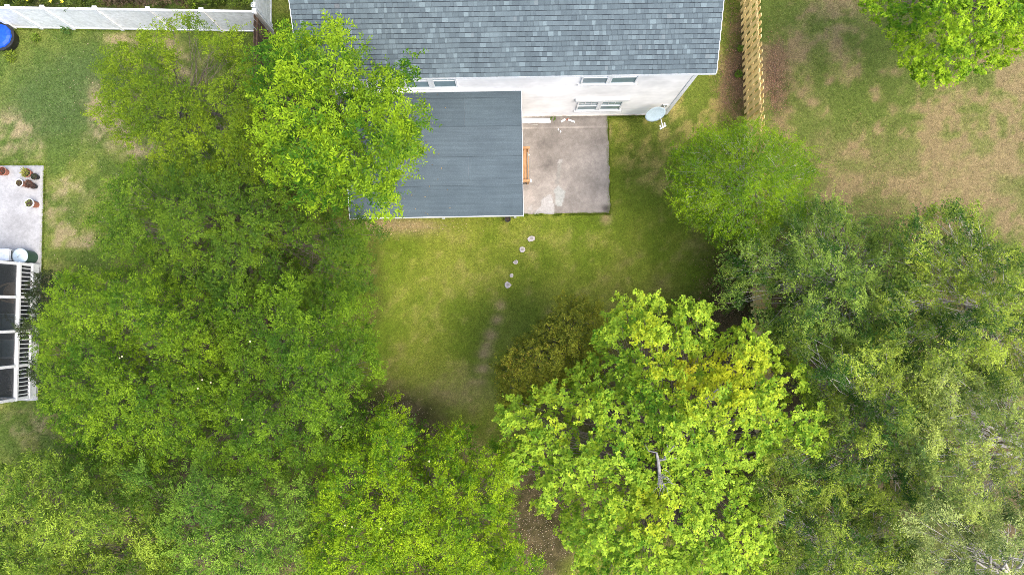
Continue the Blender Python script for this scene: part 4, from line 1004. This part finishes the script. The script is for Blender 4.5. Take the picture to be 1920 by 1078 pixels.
# ------------------------------------------------------------------ things on the neighbour's terrace
pot(35, 343, .15, .26, 'terracotta pot with white rim standing left of the small dark pots', (14, .1, .05, .09, .02, (.12, .10, .03)), rim='vinyl')
pot(49, 324, .17, .22, 'wide pot with yellow-green leaves at the top of the pot group', (90, .2, .12, .13, .03, (.22, .22, .05)))
pot(64, 331, .13, .2, 'small black pot at the right of the pot group near the terrace edge', (40, .12, .06, .08, .02, (.04, .06, .03)), body='black', rim='black')
pot(53, 345, .15, .16, 'pot crowded with dull reddish succulents in the middle of the pot group', (120, .24, .06, .08, .025, (.13, .07, .05)), body='soil')
pot(62, 349, .11, .16, 'small dark pot of grey-brown succulents, lowest of the pot group', (70, .14, .05, .07, .02, (.09, .06, .05)), body='black', rim='black')
pot(54, 381, .17, .42, 'tall terracotta pot with pale rim standing alone below the pot group', (26, .16, .1, .1, .03, (.16, .18, .06)), rim='vinyl')
pot(3, 321, .17, .25, 'terracotta pot half cut off by the left edge of the picture', (60, .18, .06, .08, .02, (.25, .08, .05)))
t = lathe_thing('round_bin', 36, 480, .72, 'round dark green bin with a pale blue lid at the top end of the porch', 'bin', [('bin_body', [(.24, 0), (.27, .6)], 'greenbin'), ('lid', [(.285, .60), (.285, .635), (.25, .66), (.02, .675)], 'lid')])
MB().tube([(-.07, -.05, .67), (-.03, -.02, .70), (.05, .03, .70), (.08, .05, .67)], .012, 6).obj('handle', M['grey'], t)
c = P(4, 478, .8)
t = empty('grill_box', (float(c[0]), float(c[1]), .05), 0, label='white metal grill box with grey side next to the round bin', cat='grill')
MB().box((-.26, -.2, .1), (.26, .2, .62)).obj('cabinet', M['grey'], t, bevel=.01); MB().box((-.28, -.22, .62), (.28, .22, .80)).obj('hood', M['vinyl'], t, bevel=.02)
for x in (-.22, .22):
    for y in (-.16, .16): MB().box((x - .02, y - .02, 0), (x + .02, y + .02, .1)).obj('leg', M['black'], t)
MB().tube([(.30, -.15, .7), (.32, -.15, .72), (.32, .15, .72), (.30, .15, .7)], .012, 6).obj('handle', M['black'], t)
c = P(-3, 67, .5)
t = empty('blue_tub', (float(c[0]), float(c[1]), -.03), 0, label='bright blue cover over a round black tub at the left edge by the white fence', cat='tub')
MB().lathe([(.42, 0), (.50, .40), (.55, .42), (.55, .46), (.47, .47)], n=28).obj('tub_body', M['black'], t)
MB().lathe([(.47, .475), (.45, .52), (.34, .56), (.16, .58), (.01, .59)], n=12).obj('cover', M['blue'], t)

# ------------------------------------------------------------------ grass blades and weeds (uncountable)
def blades(name, n, region, hmin, hmax, w, seed, dens=None, tilt=.9):
    q = np.random.default_rng(seed)
    px = q.uniform(region[0], region[2], n); py = q.uniform(region[1], region[3], n)
    p = P(px, py, 0); X, Y = p[:, 0], p[:, 1]
    lx_ = (X - O[0]) * UX[0] + (Y - O[1]) * UX[1]; ly_ = (X - O[0]) * UY[0] + (Y - O[1]) * UY[1]
    k = ~((lx_ > -12.2) & (lx_ < .03) & (ly_ > -.04)) & ~((lx_ > -11.42) & (lx_ < -2.27) & (ly_ > -3.79) & (ly_ < 0)) & ~((X < -17.95) & (Y > -3.36) & (Y < 5.61))
    if dens is not None: k &= q.random(n) < dens(px, py)
    X, Y = X[k], Y[k]; n = len(X)
    col = ground_colour(X, Y)
    g = col[:, 1] / (col[:, 0] + 1e-4)           # greener ground carries more grass
    kk = q.random(n) < np.clip((g - .75) * 2.2, .12, 1); X, Y, col = X[kk], Y[kk], col[kk]; n = len(X)
    an = q.random(n) * 6.283; h = q.uniform(hmin, hmax, n); tl = q.uniform(.3, tilt, n) * h * 1.3
    b0 = np.stack([X, Y, np.full(n, -.035)], 1); s_ = np.stack([-np.sin(an), np.cos(an), np.zeros(n)], 1) * (w * .5)
    tip = b0 + np.stack([np.cos(an) * tl, np.sin(an) * tl, h], 1)
    V = np.stack([b0 - s_, b0 + s_, tip], 1).reshape(-1, 3)
    col = col * (np.array([.95, 1.12, .8])[None]) * q.uniform(.7, 1.5, (n, 1))
    me = np_mesh(name, V, np.full(n, 3), np.arange(n * 3), M['grass'], {'col': ('FLOAT_COLOR', 'FACE', np.clip(col, .003, .8))})
    o = link(name, me); tag(o, kind='stuff'); return o
o = blades('grass', 260000, (480, -20, 1430, 1090), .03, .075, .014, 201); tag(o, 'short yellow-green mown grass over the middle lawn', 'grass')
o = blades('grass', 90000, (-20, 40, 560, 900), .04, .12, .016, 202); tag(o, 'lush uneven grass and weeds with bare spots on the left lawn', 'grass')
o = blades('grass', 120000, (1400, -20, 1940, 520), .03, .08, .012, 203); tag(o, 'dry thin browning grass on the right lawn beyond the pine fence', 'grass')

def fringe(name, label, segs, seed):
    q = np.random.default_rng(seed); X, Y = [], []
    for (x0, y0), (x1, y1), n in segs:
        t = q.random(n); X.append(x0 + (x1 - x0) * t + q.normal(0, .025, n)); Y.append(y0 + (y1 - y0) * t + q.normal(0, .025, n))
    X = np.concatenate(X); Y = np.concatenate(Y); n = len(X); an = q.random(n) * 6.283; h = q.uniform(.05, .11, n)
    k = fbm(X, Y, .25, seed, 2) > .35; X, Y, an, h = X[k], Y[k], an[k], h[k]; n = len(X)
    b0 = np.stack([X, Y, np.full(n, -.03)], 1); s_ = np.stack([-np.sin(an), np.cos(an), np.zeros(n)], 1) * .009
    tip = b0 + np.stack([np.cos(an) * h * .8, np.sin(an) * h * .8, h], 1)
    col = np.array([.13, .18, .02])[None] * q.uniform(.6, 1.5, (n, 1))
    me = np_mesh(name, np.stack([b0 - s_, b0 + s_, tip], 1).reshape(-1, 3), np.full(n, 3), np.arange(n * 3), M['grass'], {'col': ('FLOAT_COLOR', 'FACE', col)})
    tag(link(name, me), label, 'grass', kind='stuff')
h2 = lambda x, y: tuple(HL(x, y, 0)[:2])
fringe('grass_fringe', 'longer grass blades growing over the edges of the patio, walls and terrace', [(h2(-2.27, -3.78), h2(-2.27, -.1), 2600), (h2(-5.6, -3.79), h2(-2.27, -3.79), 2600), (h2(-2.27, -.05), h2(0, -.05), 1600), ((-17.94, -3.3), (-17.94, 5.6), 3500), ((-23, 5.63), (-17.95, 5.63), 2000), ((-19.9, 10.95), (-10.2, 10.8), 2500)], 401)
def weed(x, y, r_, h, label, colr=(.10, .17, .02), n=60, L=.09):
    c = P(x, y, 0); q = np.random.default_rng(int(x)); an = q.random(n) * 6.28; rad = r_ * np.sqrt(q.random(n))
    b0 = np.stack([rad * np.cos(an) * .6, rad * np.sin(an) * .6, q.random(n) * h], 1); d = np.stack([np.cos(an), np.sin(an), q.uniform(.1, .8, n)], 1)
    nm = np.stack([q.normal(0, .4, n), q.normal(0, .4, n), np.ones(n)], 1)
    o = link('weed', leaf_mesh('weed', b0, d, nm, L * q.uniform(.6, 1.3, n), np.full(n, L * .45), np.array(colr)[None] * q.uniform(.6, 1.5, (n, 1)))); o.location = (float(c[0]), float(c[1]), -.02); tag(o, label, 'weed')
weed(1037, 223, .12, .08, 'green weed growing by the house wall next to the white boards', n=70, L=.06)
weed(1384, 141, .16, .2, 'small leafy weed standing in the mulch left of the pine fence', n=90)
weed(1388, 92, .14, .15, 'leafy weed at the pine fence, above the other weed by the fence', n=70)
weed(24, 107, .3, .2, 'yellow-green weed clump on the left lawn below the blue cover', (.14, .19, .02), 140)
weed(70, 73, .22, .2, 'leafy weed clump in the grass right of the blue cover', (.12, .18, .02), 110)
weed(130, 58, .25, .3, 'weed tuft against the foot of the white fence', (.07, .14, .03), 120)

# litter: fallen leaves and twigs under the trees and along the fence
def litter(name, spots, seed, label, colr, size=.05):
    q = np.random.default_rng(seed); X, Y = [], []
    for x, y, rx, ry, n in spots:
        p = P(x + q.normal(0, rx, n), y + q.normal(0, ry, n), 0); X.append(p[:, 0]); Y.append(p[:, 1])
    X = np.concatenate(X); Y = np.concatenate(Y); n = len(X)
    base = np.stack([X, Y, np.full(n, -.012) + q.random(n) * .02], 1); an = q.random(n) * 6.28
    d = np.stack([np.cos(an), np.sin(an), q.normal(0, .2, n)], 1); nm = np.stack([q.normal(0, .4, n), q.normal(0, .4, n), np.ones(n)], 1)
    c = np.array(colr)[None] * q.uniform(.5, 1.6, (n, 1)) * q.uniform(.85, 1.15, (n, 3))
    L = q.uniform(.6, 1.3, n) * size
    o = link(name, leaf_mesh(name, base, d, nm, L, L * .5, c)); tag(o, label, 'leaf litter', kind='stuff')
litter('leaf_litter', [(1453, 150, 12, 40, 1500), (1370, 170, 16, 45, 1500), (1378, 60, 9, 40, 500), (1355, 560, 26, 60, 1500), (1720, 420, 90, 40, 900), (1600, 330, 110, 60, 600)], 301, 'red-brown fallen leaves along the pine fence and under the trees on the right', (.21, .13, .085))
def roof_leaves(n, seed):
    q = np.random.default_rng(seed); X = q.uniform(cx0 + .1, cx0 + 3.6, n); Y = cy0 + .05 + (cy1 - cy0 - .1) * q.random(n) ** 1.3
    k = q.random(n) < np.clip(1.2 - (X - cx0) / 3.6, .05, 1); X, Y = X[k], Y[k]; n = len(X)
    B = np.array([HL(x + ox, y + oy, zc(y) + .035) for x, y in zip(X, Y)]); an = q.random(n) * 6.28
    d = np.stack([np.cos(an), np.sin(an), sl2 * np.sin(an)], 1); nm = np.tile([0, -sl2, 1.0], (n, 1))
    tag(link('fallen_leaves', leaf_mesh('fallen_leaves', B, d, nm, q.uniform(.04, .08, n), np.full(n, .025), np.array([.22, .16, .07])[None] * q.uniform(.4, 1.6, (n, 1)))), 'dry leaves fallen on the blue-grey patio roof under the overhanging tree', 'leaf litter', kind='stuff')
roof_leaves(170, 55)
litter('leaf_litter', [(740, 425, 70, 8, 500), (730, 780, 40, 25, 500), (1010, 990, 40, 60, 900), (300, 200, 120, 110, 900), (330, 480, 160, 60, 900)], 302, 'tan dry leaf litter scattered on the left side and lower centre of the lawns', (.34, .26, .19), .045)

print('LEAVES', sum(n for _, n in PEST), 'TRIS', sum(len(o.data.polygons) for o in S.objects if o.type == 'MESH'))
